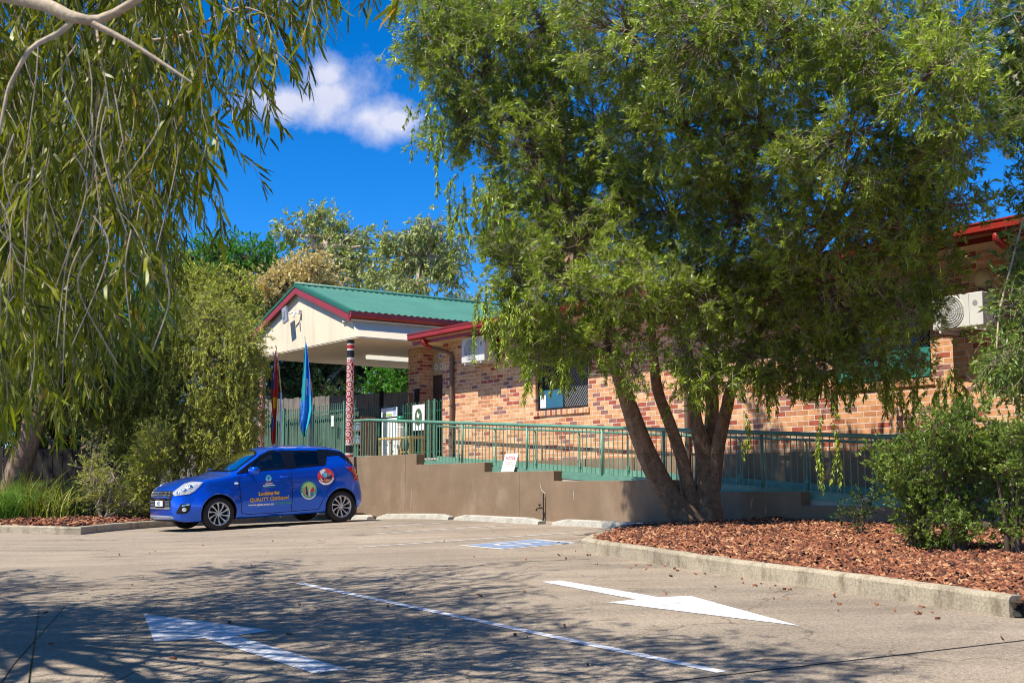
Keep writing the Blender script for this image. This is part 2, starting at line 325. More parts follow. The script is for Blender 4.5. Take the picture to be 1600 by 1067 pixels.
def text_mesh(body, size, bold=0.0, align='CENTER', ext=0.0):
    cu = bpy.data.curves.new('txt', 'FONT'); cu.body = body; cu.size = size; cu.align_x = align; cu.offset = bold; cu.extrude = ext; cu.resolution_u = 3
    o = bpy.data.objects.new('txt', cu); COL.objects.link(o)
    dg = bpy.context.evaluated_depsgraph_get(); me = bpy.data.meshes.new_from_object(o.evaluated_get(dg))
    bpy.data.objects.remove(o); bpy.data.curves.remove(cu)
    vs = [v.co.copy() for v in me.vertices]; fs = [tuple(p.vertices) for p in me.polygons]; bpy.data.meshes.remove(me)
    return vs, fs

# ------------------------------------------------------------------ ground
def Ssat(y):
    k = 1.2
    return y - k * math.log1p(math.exp(min(60, (y - 22.5) / k)))
def gz(x, y):
    x = max(-6.5, min(9, x)); y = max(y, -12)
    return -.08 + .025 * x + .037 * Ssat(y) + .07 * math.exp(-((x + 2.8) ** 2 + (y - 25) ** 2) / 8)
def G(px, py):                      # a point of the photo on the ground
    d = ray(px, py); lo, hi = 2.0, 80.0
    f = lambda s: CAMZ + d.z / d.y * s - gz(d.x / d.y * s, s)
    for _ in range(60):
        mid = (lo + hi) / 2
        if f(mid) > 0: lo = mid
        else: hi = mid
    return Vector((d.x / d.y * lo, lo, gz(d.x / d.y * lo, lo)))
xs = sorted(set([-900, -400, -200, -100, -60, -40, -30, -24, -20] + [round(-18 + .5 * i, 2) for i in range(72)] + [20, 24, 30, 40, 60, 100, 200, 400, 900]))
ys = sorted(set([-60, -30, -20, -14] + [round(-12 + .5 * i, 2) for i in range(92)] + [36, 40, 50, 60, 80, 120, 200, 400, 900, 1800]))
gm = MB(); gm.v = [(x, y, gz(x, y)) for y in ys for x in xs]; nx = len(xs)
gm.f = [(j * nx + i, j * nx + i + 1, (j + 1) * nx + i + 1, (j + 1) * nx + i) for j in range(len(ys) - 1) for i in range(nx - 1)]; gm.mi = [0] * len(gm.f)
single('ground', gm, M['ground'], None, None, kind='structure', smooth=True)
def sheet(name, poly, mat_, dz=.004, step=.5, label=None):      # a painted or laid sheet that follows the ground
    bm = bmesh.new(); vs = [bm.verts.new((p[0], p[1], 0)) for p in poly]; bm.faces.new(vs)
    x0, x1 = min(p[0] for p in poly), max(p[0] for p in poly); y0, y1 = min(p[1] for p in poly), max(p[1] for p in poly)
    for a in np.arange(x0 + step, x1, step): bmesh.ops.bisect_plane(bm, geom=bm.verts[:] + bm.edges[:] + bm.faces[:], plane_co=(a, 0, 0), plane_no=(1, 0, 0))
    for a in np.arange(y0 + step, y1, step): bmesh.ops.bisect_plane(bm, geom=bm.verts[:] + bm.edges[:] + bm.faces[:], plane_co=(0, a, 0), plane_no=(0, 1, 0))
    for v in bm.verts: v.co.z = gz(v.co.x, v.co.y) + dz
    for f in bm.faces:
        if f.normal.z < 0: f.normal_flip()
    me = bpy.data.meshes.new(name); bm.to_mesh(me); bm.free(); o = link(name, me, mat_); return tag(o, label, kind='structure')
def pxpoly(pts): return [G(*p) for p in pts]
def strip(a, b, w):
    a, b = Vector(a[:2]), Vector(b[:2]); d = (b - a).normalized(); n = Vector((-d.y, d.x)) * w / 2
    return [a - n, b - n, b + n, a + n]
# left arrow (pointing away) and right arrow (pointing this way)
sheet('road_arrow', pxpoly([(224, 959), (426, 985), (368, 993), (544, 1046), (489, 1052), (320, 997), (241, 1003)]), M['white_line'], label='white arrow painted in tree shade at the left')
sheet('road_arrow', pxpoly([(846, 909), (876, 907), (1030, 933), (1079, 931), (1250, 978), (950, 941), (994, 936.5)]), M['white_line'], label='white arrow painted in front of the mulch kerb')
a, b = G(468, 911), G(1128, 1050); sheet('lane_line', strip(a, b, .085), M['white_line'])
for p, q in ((G(560, 855), G(905, 831.5)), (G(585, 834), G(800, 820.5)), (G(600, 822.5), G(700, 816.5))): sheet('bay_line', strip(p, q, .07), M['worn_line'])
p = G(1000, 1070); q = G(1620, 998); sheet('pavement_joint', strip(p, q, .02), M['matt_black'], .003)
sheet('pavement_joint', strip(G(760, 880), G(925, 873), .018), M['matt_black'], .003)
# accessible bay symbol: blue square with a white border and a white wheelchair figure
cx_, cy_ = G(812, 850).x, G(812, 850).y; ev = Vector((.8146, .58)) * .86; eu = Vector((-.58, .8146)) * .72; c0 = Vector((cx_, cy_))
def sym(pts): return [c0 + ev * x + eu * y for x, y in pts]
sheet('bay_symbol', sym([(-.78, -.72), (.78, -.72), (.78, .72), (-.78, .72)]), M['worn_line'], .004)
sheet('bay_symbol', sym([(-.66, -.62), (.66, -.62), (.66, .62), (-.66, .62)]), M['blue_line'], .008)
ring = [(.38 * math.cos(x), .38 * math.sin(x) - .08) for x in np.linspace(R(150), R(350), 16)] + [(.27 * math.cos(x), .27 * math.sin(x) - .08) for x in np.linspace(R(350), R(150), 16)]
for pts in (ring, [(-.12, .1), (0, .1), (.0, .38), (-.12, .38)], [(-.12, 0), (.28, 0), (.28, .1), (-.12, .1)], [(.2, -.32), (.3, -.32), (.3, .02), (.2, .02)], [(-.16 + .1 * math.cos(x), .5 + .1 * math.sin(x)) for x in np.linspace(0, 2 * math.pi, 12, endpoint=False)]):
    sheet('bay_symbol', sym([(y, x) for x, y in pts][::-1]), M['worn_line'], .012)
# ------------------------------------------------------------------ kerbs and beds
def kerb(name, path, w=.15, h=.145, side=1, label=None, mat_=None):
    pts = [Vector((p[0], p[1])) for p in path]; P = [pts[0]]
    for a, b in zip(pts[:-1], pts[1:]):
        n = max(1, int((b - a).length / .3))
        for i in range(1, n + 1): P.append(a.lerp(b, i / n))
    mb = MB(); prof = [(0, -.1), (0.0, h - .03), (.012, h - .008), (.035, h), (w - .02, h), (w, h - .02), (w, -.1)]; k = len(prof)
    for i, p in enumerate(P):
        t = (P[min(i + 1, len(P) - 1)] - P[max(i - 1, 0)]).normalized(); n = Vector((-t.y, t.x)) * side; z = gz(p.x, p.y)
        jit = (random.random() - .5) * .006
        for (o, zz) in prof: mb.v.append((p.x + n.x * (o + jit), p.y + n.y * (o + jit), z + zz + (jit if zz > 0 else 0)))
    for i in range(len(P) - 1):
        for j in range(k - 1):
            f = (i * k + j, (i + 1) * k + j, (i + 1) * k + j + 1, i * k + j + 1); mb.f.append(f if side < 0 else f[::-1]); mb.mi.append(0)
    for e in (0, (len(P) - 1) * k): mb.f.append(tuple(range(e, e + k))); mb.mi.append(0)
    return single(name, mb, mat_ or M['concrete'], label, None, kind='structure')
island = [Bw(8.3, -.02), Bw(8.2, -.55), (1.62, 18.9), (1.02, 17.0), G(908, 861), G(935, 866), G(1130, 898), G(1340, 928), G(1578, 965)]
island = [Vector((p[0], p[1])) for p in island]
kerb('kerb', island, side=1, h=.165, label='concrete kerb round the mulch island under the tree')
kerb('kerb', [Vector((4.0, 8.97)), Vector((7, 8.0)), Vector((10.5, 6.9))], side=1, h=.165, label='concrete kerb continuing past the broken end')
leftk = [G(-700, 826), G(-300, 830), G(0, 832), G(100, 835), G(126, 835), G(270, 822), G(400, 815), G(520, 811)]
leftk = [Vector((p[0], p[1])) for p in leftk]
kerb('kerb', leftk, side=1, h=.135, label='concrete kerb along the garden bed at the left')
def seg_dist(p, path):
    best = 9e9
    for a, b in zip(path[:-1], path[1:]):
        d = b - a; u = max(0, min(1, (p - a).dot(d) / max(1e-9, d.dot(d)))); best = min(best, (a + d * u - p).length)
    return best
def inside(p, poly):
    c = False; j = len(poly) - 1
    for i in range(len(poly)):
        if (poly[i].y > p.y) != (poly[j].y > p.y) and p.x < (poly[j].x - poly[i].x) * (p.y - poly[i].y) / (poly[j].y - poly[i].y) + poly[i].x: c = not c
        j = i
    return c
isl_poly = island + [Vector((4.05, 8.95)), Vector((10.5, 6.9)), Vector((12, 8.5)), Vector(Bw(16, -.02)[:2])]
left_poly = leftk + [Vector(Bw(-2.2, -.1)[:2]), Vector(Bw(-9.9, -.1)[:2]), Vector((-9, 38)), Vector((-30, 44)), Vector((-32, 27))]
def bed_h(p, path, base): return gz(p.x, p.y) + base + min(.05, max(0, seg_dist(p, path) - .14) * .07) + .02 * math.sin(p.x * 5.1) * math.cos(p.y * 4.3)
def bed(name, poly, path, base, step, mat_, label):
    bm = bmesh.new(); bm.faces.new([bm.verts.new((p.x, p.y, 0)) for p in poly])
    x0, x1 = min(p.x for p in poly), max(p.x for p in poly); y0, y1 = min(p.y for p in poly), max(p.y for p in poly)
    for a in np.arange(x0 + step, x1, step): bmesh.ops.bisect_plane(bm, geom=bm.verts[:] + bm.edges[:] + bm.faces[:], plane_co=(a, 0, 0), plane_no=(1, 0, 0))
    for a in np.arange(y0 + step, y1, step): bmesh.ops.bisect_plane(bm, geom=bm.verts[:] + bm.edges[:] + bm.faces[:], plane_co=(0, a, 0), plane_no=(0, 1, 0))
    for v in bm.verts: v.co.z = bed_h(v.co.xy, path, base)
    for f in bm.faces:
        if f.normal.z < 0: f.normal_flip()
        f.smooth = True
    me = bpy.data.meshes.new(name); bm.to_mesh(me); bm.free(); o = link(name, me, mat_); tag(o, label, kind='structure')
bed('mulch_bed', isl_poly, island, .12, .3, M['mulch_base'], 'dark mulch ground of the island')
bed('mulch_bed', left_poly, leftk, .10, .8, M['mulch_base'], 'dark mulch ground of the left garden bed')
def np_mesh(name, V, F, mats, parent=None, mi=None, tint=None, smooth=False):
    me = bpy.data.meshes.new(name); nv, nf, k = len(V), len(F), F.shape[1]
    me.vertices.add(nv); me.vertices.foreach_set('co', V.astype(np.float32).ravel())
    me.loops.add(nf * k); me.loops.foreach_set('vertex_index', F.astype(np.int32).ravel())
    me.polygons.add(nf); me.polygons.foreach_set('loop_start', np.arange(0, nf * k, k, dtype=np.int32)); me.polygons.foreach_set('loop_total', np.full(nf, k, dtype=np.int32))
    if mi is not None: me.polygons.foreach_set('material_index', mi.astype(np.int32))
    if smooth: me.polygons.foreach_set('use_smooth', np.ones(nf, dtype=bool))
    me.update(calc_edges=True)
    if tint is not None:
        a = me.attributes.new('tint', 'FLOAT', 'FACE'); a.data.foreach_set('value', tint.astype(np.float32))
    return link(name, me, mats, parent)
def norm(a): return a / np.maximum(1e-9, np.linalg.norm(a, axis=-1, keepdims=True))
def chips(name, pts, size, mat_, label):
    n = len(pts); P = np.array(pts); th = RNG.uniform(0, 2 * math.pi, n)
    L = RNG.uniform(.3, 1.0, n) ** 1.3 * size * 2.0; W = np.minimum(L, size) * RNG.uniform(.2, .6, n); T = np.full(n, .004) + RNG.uniform(0, .005, n)
    d = norm(np.stack([np.cos(th), np.sin(th), RNG.normal(0, .38, n)], 1)); up = norm(np.stack([RNG.normal(0, .35, n), RNG.normal(0, .35, n), np.ones(n)], 1))
    w = norm(np.cross(up, d)); u = np.cross(d, w); V = []
    for sz in (-1, 1):
        for (sx, sy) in ((-1, -.7), (.8, -1), (1, .6), (-.7, 1)):
            V.append(P + d * (L * sx / 2)[:, None] + w * (W * sy / 2)[:, None] + u * (T * sz)[:, None])
    V = np.stack(V, 1).reshape(-1, 3)
    f = np.array([(4, 5, 6, 7), (0, 1, 5, 4), (1, 2, 6, 5), (2, 3, 7, 6), (3, 0, 4, 7)]); F = (f[None] + (np.arange(n) * 8)[:, None, None]).reshape(-1, 4)
    o = np_mesh(name, V, F, mat_, tint=np.repeat(RNG.random(n), 5)); tag(o, label, 'mulch', kind='stuff'); return o
def chip_mat():
    m = bpy.data.materials.new('bark_chips'); N, L = nodes_of(m); bs = N['Principled BSDF']; a = N.new('ShaderNodeAttribute'); a.attribute_name = 'tint'
    rp = N.new('ShaderNodeValToRGB'); e = rp.color_ramp.elements; e[0].color = (.05, .016, .008, 1); e[1].color = (.58, .34, .18, 1); e[1].position = 1
    for p, c in ((.35, (.14, .042, .018)), (.7, (.30, .098, .038)), (.90, (.42, .19, .085))): k = e.new(p); k.color = c + (1,)
    L.new(a.outputs['Fac'], rp.inputs['Fac']); L.new(rp.outputs[0], bs.inputs['Base Color']); bs.inputs['Roughness'].default_value = .8; return m
M['chips'] = chip_mat()
pts = []
bx = [p.x for p in isl_poly]; by = [p.y for p in isl_poly]
while len(pts) < 44000:
    y = 7 + 15 * random.random() ** 1.2; p = Vector((random.uniform(.8, min(10.4, y * .46 if random.random() < .8 else 10.4)), y))
    if not inside(p, isl_poly): continue
    sd = seg_dist(p, island)
    if sd < .13: continue
    pts.append((p.x, p.y, bed_h(p, island, .12) + random.uniform(.0, .035)))
chips('bark_mulch', pts, .07, M['chips'], 'red brown bark chips covering the island round the tree')
pts = []
while len(pts) < 7000:
    p = Vector((random.uniform(-13, -3.6), random.uniform(22.5, 30)))
    if not inside(p, left_poly) or seg_dist(p, leftk) < .13: continue
    pts.append((p.x, p.y, bed_h(p, leftk, .10) + random.uniform(0, .05)))
chips('bark_mulch', pts, .12, M['chips'], 'red brown bark chips in the garden bed beside the blue car')
# stray leaves and chips on the paving
pts = []
for _ in range(110):
    if random.random() < .4: u = random.random(); a, b = island[4], island[-1]; p = a.lerp(b, u) + Vector((random.gauss(-.25, .25), random.gauss(-.2, .3)))
    else: p = Vector((random.uniform(-6, 4), random.uniform(7, 20)))
    if inside(p, isl_poly): continue
    pts.append((p.x, p.y, gz(p.x, p.y) + .012))
chips('leaf_litter', pts, .03, M['chips'], 'a scatter of small dry leaves on the concrete')
# broken asphalt lump at the kerb's end
mb = MB(); e_ = G(1590, 962)
for _ in range(26):
    c = Vector((e_.x + random.uniform(-.09, .12), e_.y + random.uniform(-.08, .12), gz(e_.x, e_.y) + random.uniform(.0, .12))); a_ = random.uniform(.02, .05)
    mb.obox(c, Vector((a_, random.uniform(-.02, .02), 0)), Vector((random.uniform(-.02, .02), a_, .01)), Vector((0, .01, a_)))
single('asphalt_patch', mb, pmat('black_asphalt', (.03, .028, .027), .95, var=.4, bump=1, fine=.5), 'broken black asphalt patch at the end of the island kerb', 'asphalt', org=(e_.x, e_.y, gz(e_.x, e_.y)), bevel=.004)

# ------------------------------------------------------------------ brick building
FZ = 2.07
T0, T1, WB0 = -2.15, 17.0, 1.29
bl = Thing('brick_building', 'long single storey brick building with red gutters and a green roofed portico', 'building', (T0, WB0, FZ), 'B')
WT = 4.68; wins = [(1.405, 3.12), (9.16, 10.96)]; ZS, ZH = 2.93, 4.14
mb = MB(); cur = T0
for (a, b) in wins:
    mb.box(cur, a, WB0, WB0 + .22, 1.93, WT); mb.box(a, b, WB0, WB0 + .22, 1.93, ZS - .11); cur = b
mb.box(cur, T1, WB0, WB0 + .22, 1.93, WT)
mb.box(-5.38, -4.8, 2.3, 2.75, 1.9, 4.92); mb.box(-4.8, -3.7, 2.62, 2.8, 1.9, 2.07); mb.box(-3.7, -2.15, 2.62, 2.8, 1.9, 4.92); mb.box(-5.38, -5.16, 2.75, 7.5, 1.9, 4.92)
mb.box(T0, T0 + .22, WB0 + .22, 2.8, 1.93, WT)
bl.part('wall', mb, M['brick'])
mb = MB(); mb.box(T0 + .0, T1, WB0 - .025, WB0 + .2, .3, 1.93); bl.part('plinth', mb, M['render'])
for (a, b) in wins:
    mb = MB(); mb.box(a - .05, b + .05, WB0 - .03, WB0 + .2, ZS - .11, ZS - .002); bl.part('window_sill', mb, M['brick_upright'], bevel=.006)
    mb = MB(); mb.box(a, b, WB0 + .05, WB0 + .15, ZH, WT); bl.part('fascia_panel', mb, M['soffit'])
    mb = MB(); y0, y1 = WB0 + .06, WB0 + .12; w = .045
    mb.box(a, b, y0, y1, ZS, ZS + w); mb.box(a, b, y0, y1, ZH - w, ZH); mb.box(a, a + w, y0, y1, ZS + w, ZH - w); mb.box(b - w, b, y0, y1, ZS + w, ZH - w); mb.box((a + b) / 2 - w / 2, (a + b) / 2 + w / 2, y0, y1, ZS + w, ZH - w)
    fr = bl.part('window', mb, M['matt_black'], bevel=.003)
    mb = MB(); mb.box(a + w, (a + b) / 2 - w / 2, y0 + .02, y0 + .028, ZS + w, ZH - w); mb.box((a + b) / 2 + w / 2, b - w, y0 + .03, y0 + .038, ZS + w, ZH - w)
    bl.part('pane', mb, M['dark_glass'], fr)
    mb = MB(); c = (a + b) / 2     # diagonal security mesh on the right hand sash
    for k in range(-16, 30):
        for s_ in (1, -1):
            x = c + .02; pts_ = []
            xa = c + .02 + k * .055; za = ZS + w; xb = xa + s_ * 1.2 * .62; zb = ZH - w
            lo, hi = c + w / 2, b - w
            def clipx(x0, z0, x1, z1):
                u0, u1 = 0, 1; dx = x1 - x0
                for lim, sg in ((lo, 1), (hi, -1)):
                    f0 = sg * (x0 - lim); f1 = sg * (x1 - lim)
                    if f0 < 0 and f1 < 0: return None
                    if f0 < 0: u0 = max(u0, f0 / (f0 - f1))
                    elif f1 < 0: u1 = min(u1, f0 / (f0 - f1))
                return (u0, u1) if u1 > u0 else None
            r_ = clipx(xa, za, xb, zb)
            if r_:
                p0 = Vector((xa, y0 + .01, za)).lerp(Vector((xb, y0 + .01, zb)), r_[0]); p1 = Vector((xa, y0 + .01, za)).lerp(Vector((xb, y0 + .01, zb)), r_[1]); mb.tube([p0, p1], .004, 4, False)
    bl.part('security_mesh', mb, M['grey'], fr)
    # room behind the glass: blind and sill plants
# blue film and notice in the first window, green blind in the second
a, b = wins[0]; mb = MB(); mb.box(a + .05, (a + b) / 2 - .03, WB0 + .076, WB0 + .0795, ZS + .05, ZS + .42); bl.part('window_film', mb, pmat('blue_film', (.04, .15, .24), .3))
mb = MB(); mb.box(a + .07, a + .26, WB0 + .070, WB0 + .0745, ZS + .06, ZS + .32); bl.part('paper_notice', mb, M['printwhite'])
a, b = wins[1]; mb = MB(); mb.box(a + .05, b - .05, WB0 + .045, WB0 + .058, ZS + .03, ZS + .45); bl.part('window_blind', mb, pmat('green_shadecloth', (.02, .20, .15), .7, var=.2))
# eave
GB0, GB1, GZ0, GZ1 = .52, .66, 4.70, 4.85; E0 = -2.45
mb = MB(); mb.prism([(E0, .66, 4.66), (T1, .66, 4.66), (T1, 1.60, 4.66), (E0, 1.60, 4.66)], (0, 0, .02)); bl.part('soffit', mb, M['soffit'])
mb = MB(); prof = [(GB0 + .02, GZ0), (GB1, GZ0), (GB1, GZ1 - .01), (GB0 - .015, GZ1), (GB0 - .015, GZ1 - .02), (GB0, GZ1 - .03), (GB0, GZ0 + .03)]
mb.prism([(E0, b_, z_) for b_, z_ in prof], (T1 - E0, 0, 0)); mb.box(E0, T1, GB1 - .002, GB1 + .02, 4.60, 4.71); bl.part('gutter', mb, M['redpaint'])
mb = MB(); n = int((T1 - E0) / .0125); V0 = len(mb.v)     # corrugated sheet
for i in range(n + 1):
    t = E0 + i * .0125 * 1.0; zz = .010 * math.sin(2 * math.pi * (t - E0) / .076)
    mb.v.append((t, GB0 + .06, 4.862 + zz)); mb.v.append((t, 9.0, 4.862 + zz + .13 * 8.4))
for i in range(n): mb.f.append((2 * i, 2 * i + 2, 2 * i + 3, 2 * i + 1)); mb.mi.append(0)
bl.part('roof', mb, M['grey_roof'], smooth=True)
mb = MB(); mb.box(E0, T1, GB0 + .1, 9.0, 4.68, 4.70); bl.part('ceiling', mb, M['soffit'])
def dpipe(t, ztop, zbot):
    mb = MB(); mb.tube([(t - .2, .60, 4.72), (t - .2, .60, 4.60), (t - .17, .68, 4.53), (t - .14, .76, 4.50)], .052, 12)
    h = bl.part('downpipe', mb, M['redpaint'], smooth=True)
    mb = MB(); mb.tube([(t - .14, .75, 4.50), (t - .04, 1.10, 4.42), (t, 1.20, 4.37), (t, 1.22, 4.28), (t, 1.22, zbot)], .047, 12); mb.box(t - .06, t + .06, 1.17, 1.285, 3.2, 3.23); mb.box(t - .06, t + .06, 1.17, 1.285, 2.3, 2.33)
    bl.part('pipe', mb, M['brownpipe'], h, smooth=False)
dpipe(-1.66, 4.4, 1.85); dpipe(5.95, 4.4, 1.6); dpipe(12.75, 4.4, 1.3)
# entry door and panel above it
mb = MB(); mb.box(-4.8, -3.7, 2.66, 2.70, 4.20, 4.92); bl.part('door_panel', mb, M['soffit'])
for (tt, zz, c) in ((-4.42, 4.66, 'printblue'), (-4.62, 4.40, 'printlime'), (-4.37, 4.40, 'printtan')):
    mb = MB(); mb.disc((tt, 2.655, zz), .085, (0, -1, 0)); rd = bl.part('round_sign', mb, M['printwhite'])
    mb = MB(); mb.disc((tt, 2.651, zz), .045, (0, -1, 0), 10); bl.part('emblem', mb, M[c], rd)
mb = MB(); mb.box(-4.79, -3.7, 2.68, 2.72, 2.07, 4.19); dr = bl.part('door', mb, M['brownmetal'], bevel=.003)
mb = MB()
for k in range(9): mb.tube([(-4.7 + k * .075, 2.675, 2.2), (-4.7 + k * .075, 2.675, 4.1)], .006, 4)
for k in range(12): mb.tube([(-4.72, 2.67, 2.25 + k * .16), (-4.05, 2.67, 2.25 + k * .16)], .005, 4)
bl.part('security_grille', mb, M['brownwood'], dr)
# portico
TL, TR, TM = -9.83, -4.38, -7.105; ZC = 4.92; RP = .345
zr_ = lambda t: 6.50 - abs(t - TM) * RP
mb = MB(); mb.prism([(TL, .06, ZC), (TR + .47, .06, ZC), (TR, .06, zr_(TR) - .1), (TM, .06, zr_(TM) - .1), (TL, .06, zr_(TL) - .1)], (0, .05, 0)); bl.part('gable', mb, M['cream'])
mb = MB(); mb.prism([(TR + .47, .11, ZC), (TR + .45, .11, ZC), (TR - .02, .11, 5.46), (TR, .11, 5.46)], (0, 4.2, 0)); mb.prism([(TL - .0, .11, ZC), (TL + .03, .11, ZC), (TL + .03, .11, 5.5), (TL, .11, 5.5)], (0, 5.2, 0)); bl.part('side_panel', mb, M['cream_ceiling'])
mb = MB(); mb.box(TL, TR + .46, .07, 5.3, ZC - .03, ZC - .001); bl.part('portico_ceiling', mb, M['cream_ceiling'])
def gable_sheet(dz, th, b0, b1, over=.18):
    mb = MB(); L_, R_ = TL - over, TR + over
    top = [(L_, b0, zr_(L_) + dz), (TM, b0, zr_(TM) + dz), (R_, b0, zr_(R_) + dz), (R_, b0, zr_(R_) + dz - th), (TM, b0, zr_(TM) + dz - th), (L_, b0, zr_(L_) + dz - th)]
    return mb.prism(top, (0, b1 - b0, 0))
bl.part('barge_board', gable_sheet(-.005, .17, -.06, -.02, .24), M['redpaint'])
bl.part('barge_trim', gable_sheet(.075, .075, -.075, .12, .25), M['green_dark'])
mb = MB()
for sg in (-1, 1):
    n = 420; o = len(mb.v); w_ = abs(TR + .2 - TM) if sg > 0 else abs(TL - .2 - TM)
    for i in range(n + 1):
        b_ = .0 + i * .0225; zz = .012 * math.sin(2 * math.pi * b_ / .18)
        for u in (0, w_): mb.v.append((TM + sg * u, b_, zr_(TM) - u * RP + .065 + zz))
    for i in range(n):
        f = (o + 2 * i, o + 2 * i + 1, o + 2 * i + 3, o + 2 * i + 2); mb.f.append(f if sg < 0 else f[::-1]); mb.mi.append(0)
bl.part('portico_roof', mb, M['green_roof'], smooth=True)
mb = MB(); mb.tube([(TM, -.07, 6.585), (TM, 9.4, 6.585)], .05, 8); bl.part('ridge_cap', mb, M['green_roof'], smooth=True)
mb = MB(); gt = TR + .2; gz_ = zr_(gt)
mb.prism([(gt - .02, -.06, gz_ - .11), (gt + .09, -.06, gz_ - .11), (gt + .12, -.06, gz_ - .06), (gt + .12, -.06, gz_ + .035), (gt - .02, -.06, gz_ + .035)], (0, 8.5, 0))
gt2 = TL - .2; mb.prism([(gt2 + .02, -.06, gz_ - .11), (gt2 - .09, -.06, gz_ - .11), (gt2 - .12, -.06, gz_ - .06), (gt2 - .12, -.06, gz_ + .035), (gt2 + .02, -.06, gz_ + .035)], (0, 8.5, 0)); bl.part('portico_gutter', mb, M['redpaint'])
mb = MB(); mb.box(TR - .25, TR + .2, .0, 8.3, 5.32, 5.36) ; bl.part('eave_lining', mb, M['cream_ceiling'])
def post_mat():
    m = bpy.data.materials.new('painted_post'); N, L = nodes_of(m); bs = N['Principled BSDF']; tc = N.new('ShaderNodeTexCoord'); sp = N.new('ShaderNodeSeparateXYZ'); L.new(tc.outputs['Object'], sp.inputs[0])
    a0 = N.new('ShaderNodeMath'); a0.operation = 'ARCTAN2'; L.new(sp.outputs[0], a0.inputs[0]); L.new(sp.outputs[1], a0.inputs[1]); ax = N.new('ShaderNodeMath'); ax.operation = 'MULTIPLY'; ax.inputs[1].default_value = .088; L.new(a0.outputs[0], ax.inputs[0])
    cbn = N.new('ShaderNodeCombineXYZ'); L.new(ax.outputs[0], cbn.inputs[0]); L.new(sp.outputs[2], cbn.inputs[1])
    vo = N.new('ShaderNodeTexVoronoi'); vo.voronoi_dimensions = '2D'; vo.inputs['Scale'].default_value = 5.2; vo.inputs['Randomness'].default_value = .35; L.new(cbn.outputs[0], vo.inputs['Vector'])
    rp = N.new('ShaderNodeValToRGB'); e = rp.color_ramp; e.interpolation = 'CONSTANT'; red = (.42, .012, .012, 1); wh = (.70, .62, .58, 1)
    e.elements[0].color = red; e.elements[1].position = .10; e.elements[1].color = wh
    for p, c in ((.25, red), (.42, wh), (.56, red)): k = e.elements.new(p); k.color = c
    L.new(vo.outputs['Distance'], rp.inputs['Fac'])
    zr2 = N.new('ShaderNodeValToRGB'); e = zr2.color_ramp; e.interpolation = 'CONSTANT'; mz = N.new('ShaderNodeMapRange'); mz.inputs[1].default_value = 0; mz.inputs[2].default_value = 2.83; L.new(sp.outputs[2], mz.inputs[0]); L.new(mz.outputs[0], zr2.inputs['Fac'])
    bk = (.012, .012, .014, 1); seq = [(0, red), (.035, wh), (.05, bk), (.115, wh), (.128, red), (.83, wh), (.85, bk), (.91, wh), (.925, red), (.955, wh), (.965, bk)]
    e.elements[0].color = seq[0][1]; e.elements[1].position = seq[1][0]; e.elements[1].color = seq[1][1]
    for p, c in seq[2:]: k = e.elements.new(p); k.color = c
    g1 = N.new('ShaderNodeMath'); g1.operation = 'GREATER_THAN'; L.new(mz.outputs[0], g1.inputs[0]); g1.inputs[1].default_value = .128
    g2 = N.new('ShaderNodeMath'); g2.operation = 'LESS_THAN'; L.new(mz.outputs[0], g2.inputs[0]); g2.inputs[1].default_value = .83
    g = N.new('ShaderNodeMath'); g.operation = 'MULTIPLY'; L.new(g1.outputs[0], g.inputs[0]); L.new(g2.outputs[0], g.inputs[1])
    mx = N.new('ShaderNodeMixRGB'); L.new(g.outputs[0], mx.inputs['Fac']); L.new(zr2.outputs[0], mx.inputs['Color1']); L.new(rp.outputs[0], mx.inputs['Color2']); L.new(mx.outputs[0], bs.inputs['Base Color']); bs.inputs['Roughness'].default_value = .55; return m
M['post'] = post_mat()
for tt in (-4.47, -9.45):
    mb = MB(); mb.lathe([(0, 0), (.088, 0), (.088, 2.83), (0, 2.83)], (0, 0, 0), seg=20); o = bl.part('post', mb, M['post'])
    o.data.transform(Matrix.Translation(bl.org)); o.location = (tt - bl.org[0], .16 - bl.org[1], 2.06 - bl.org[2])
mb = MB(); mb.box(-7.27, -7.13, 2.1, 3.45, ZC - .13, ZC - .03); lt = bl.part('tube_light', mb, pmat('lit_diffuser', (.8, .8, .75), .5, emit=(.55, .52, .45)), bevel=.02)

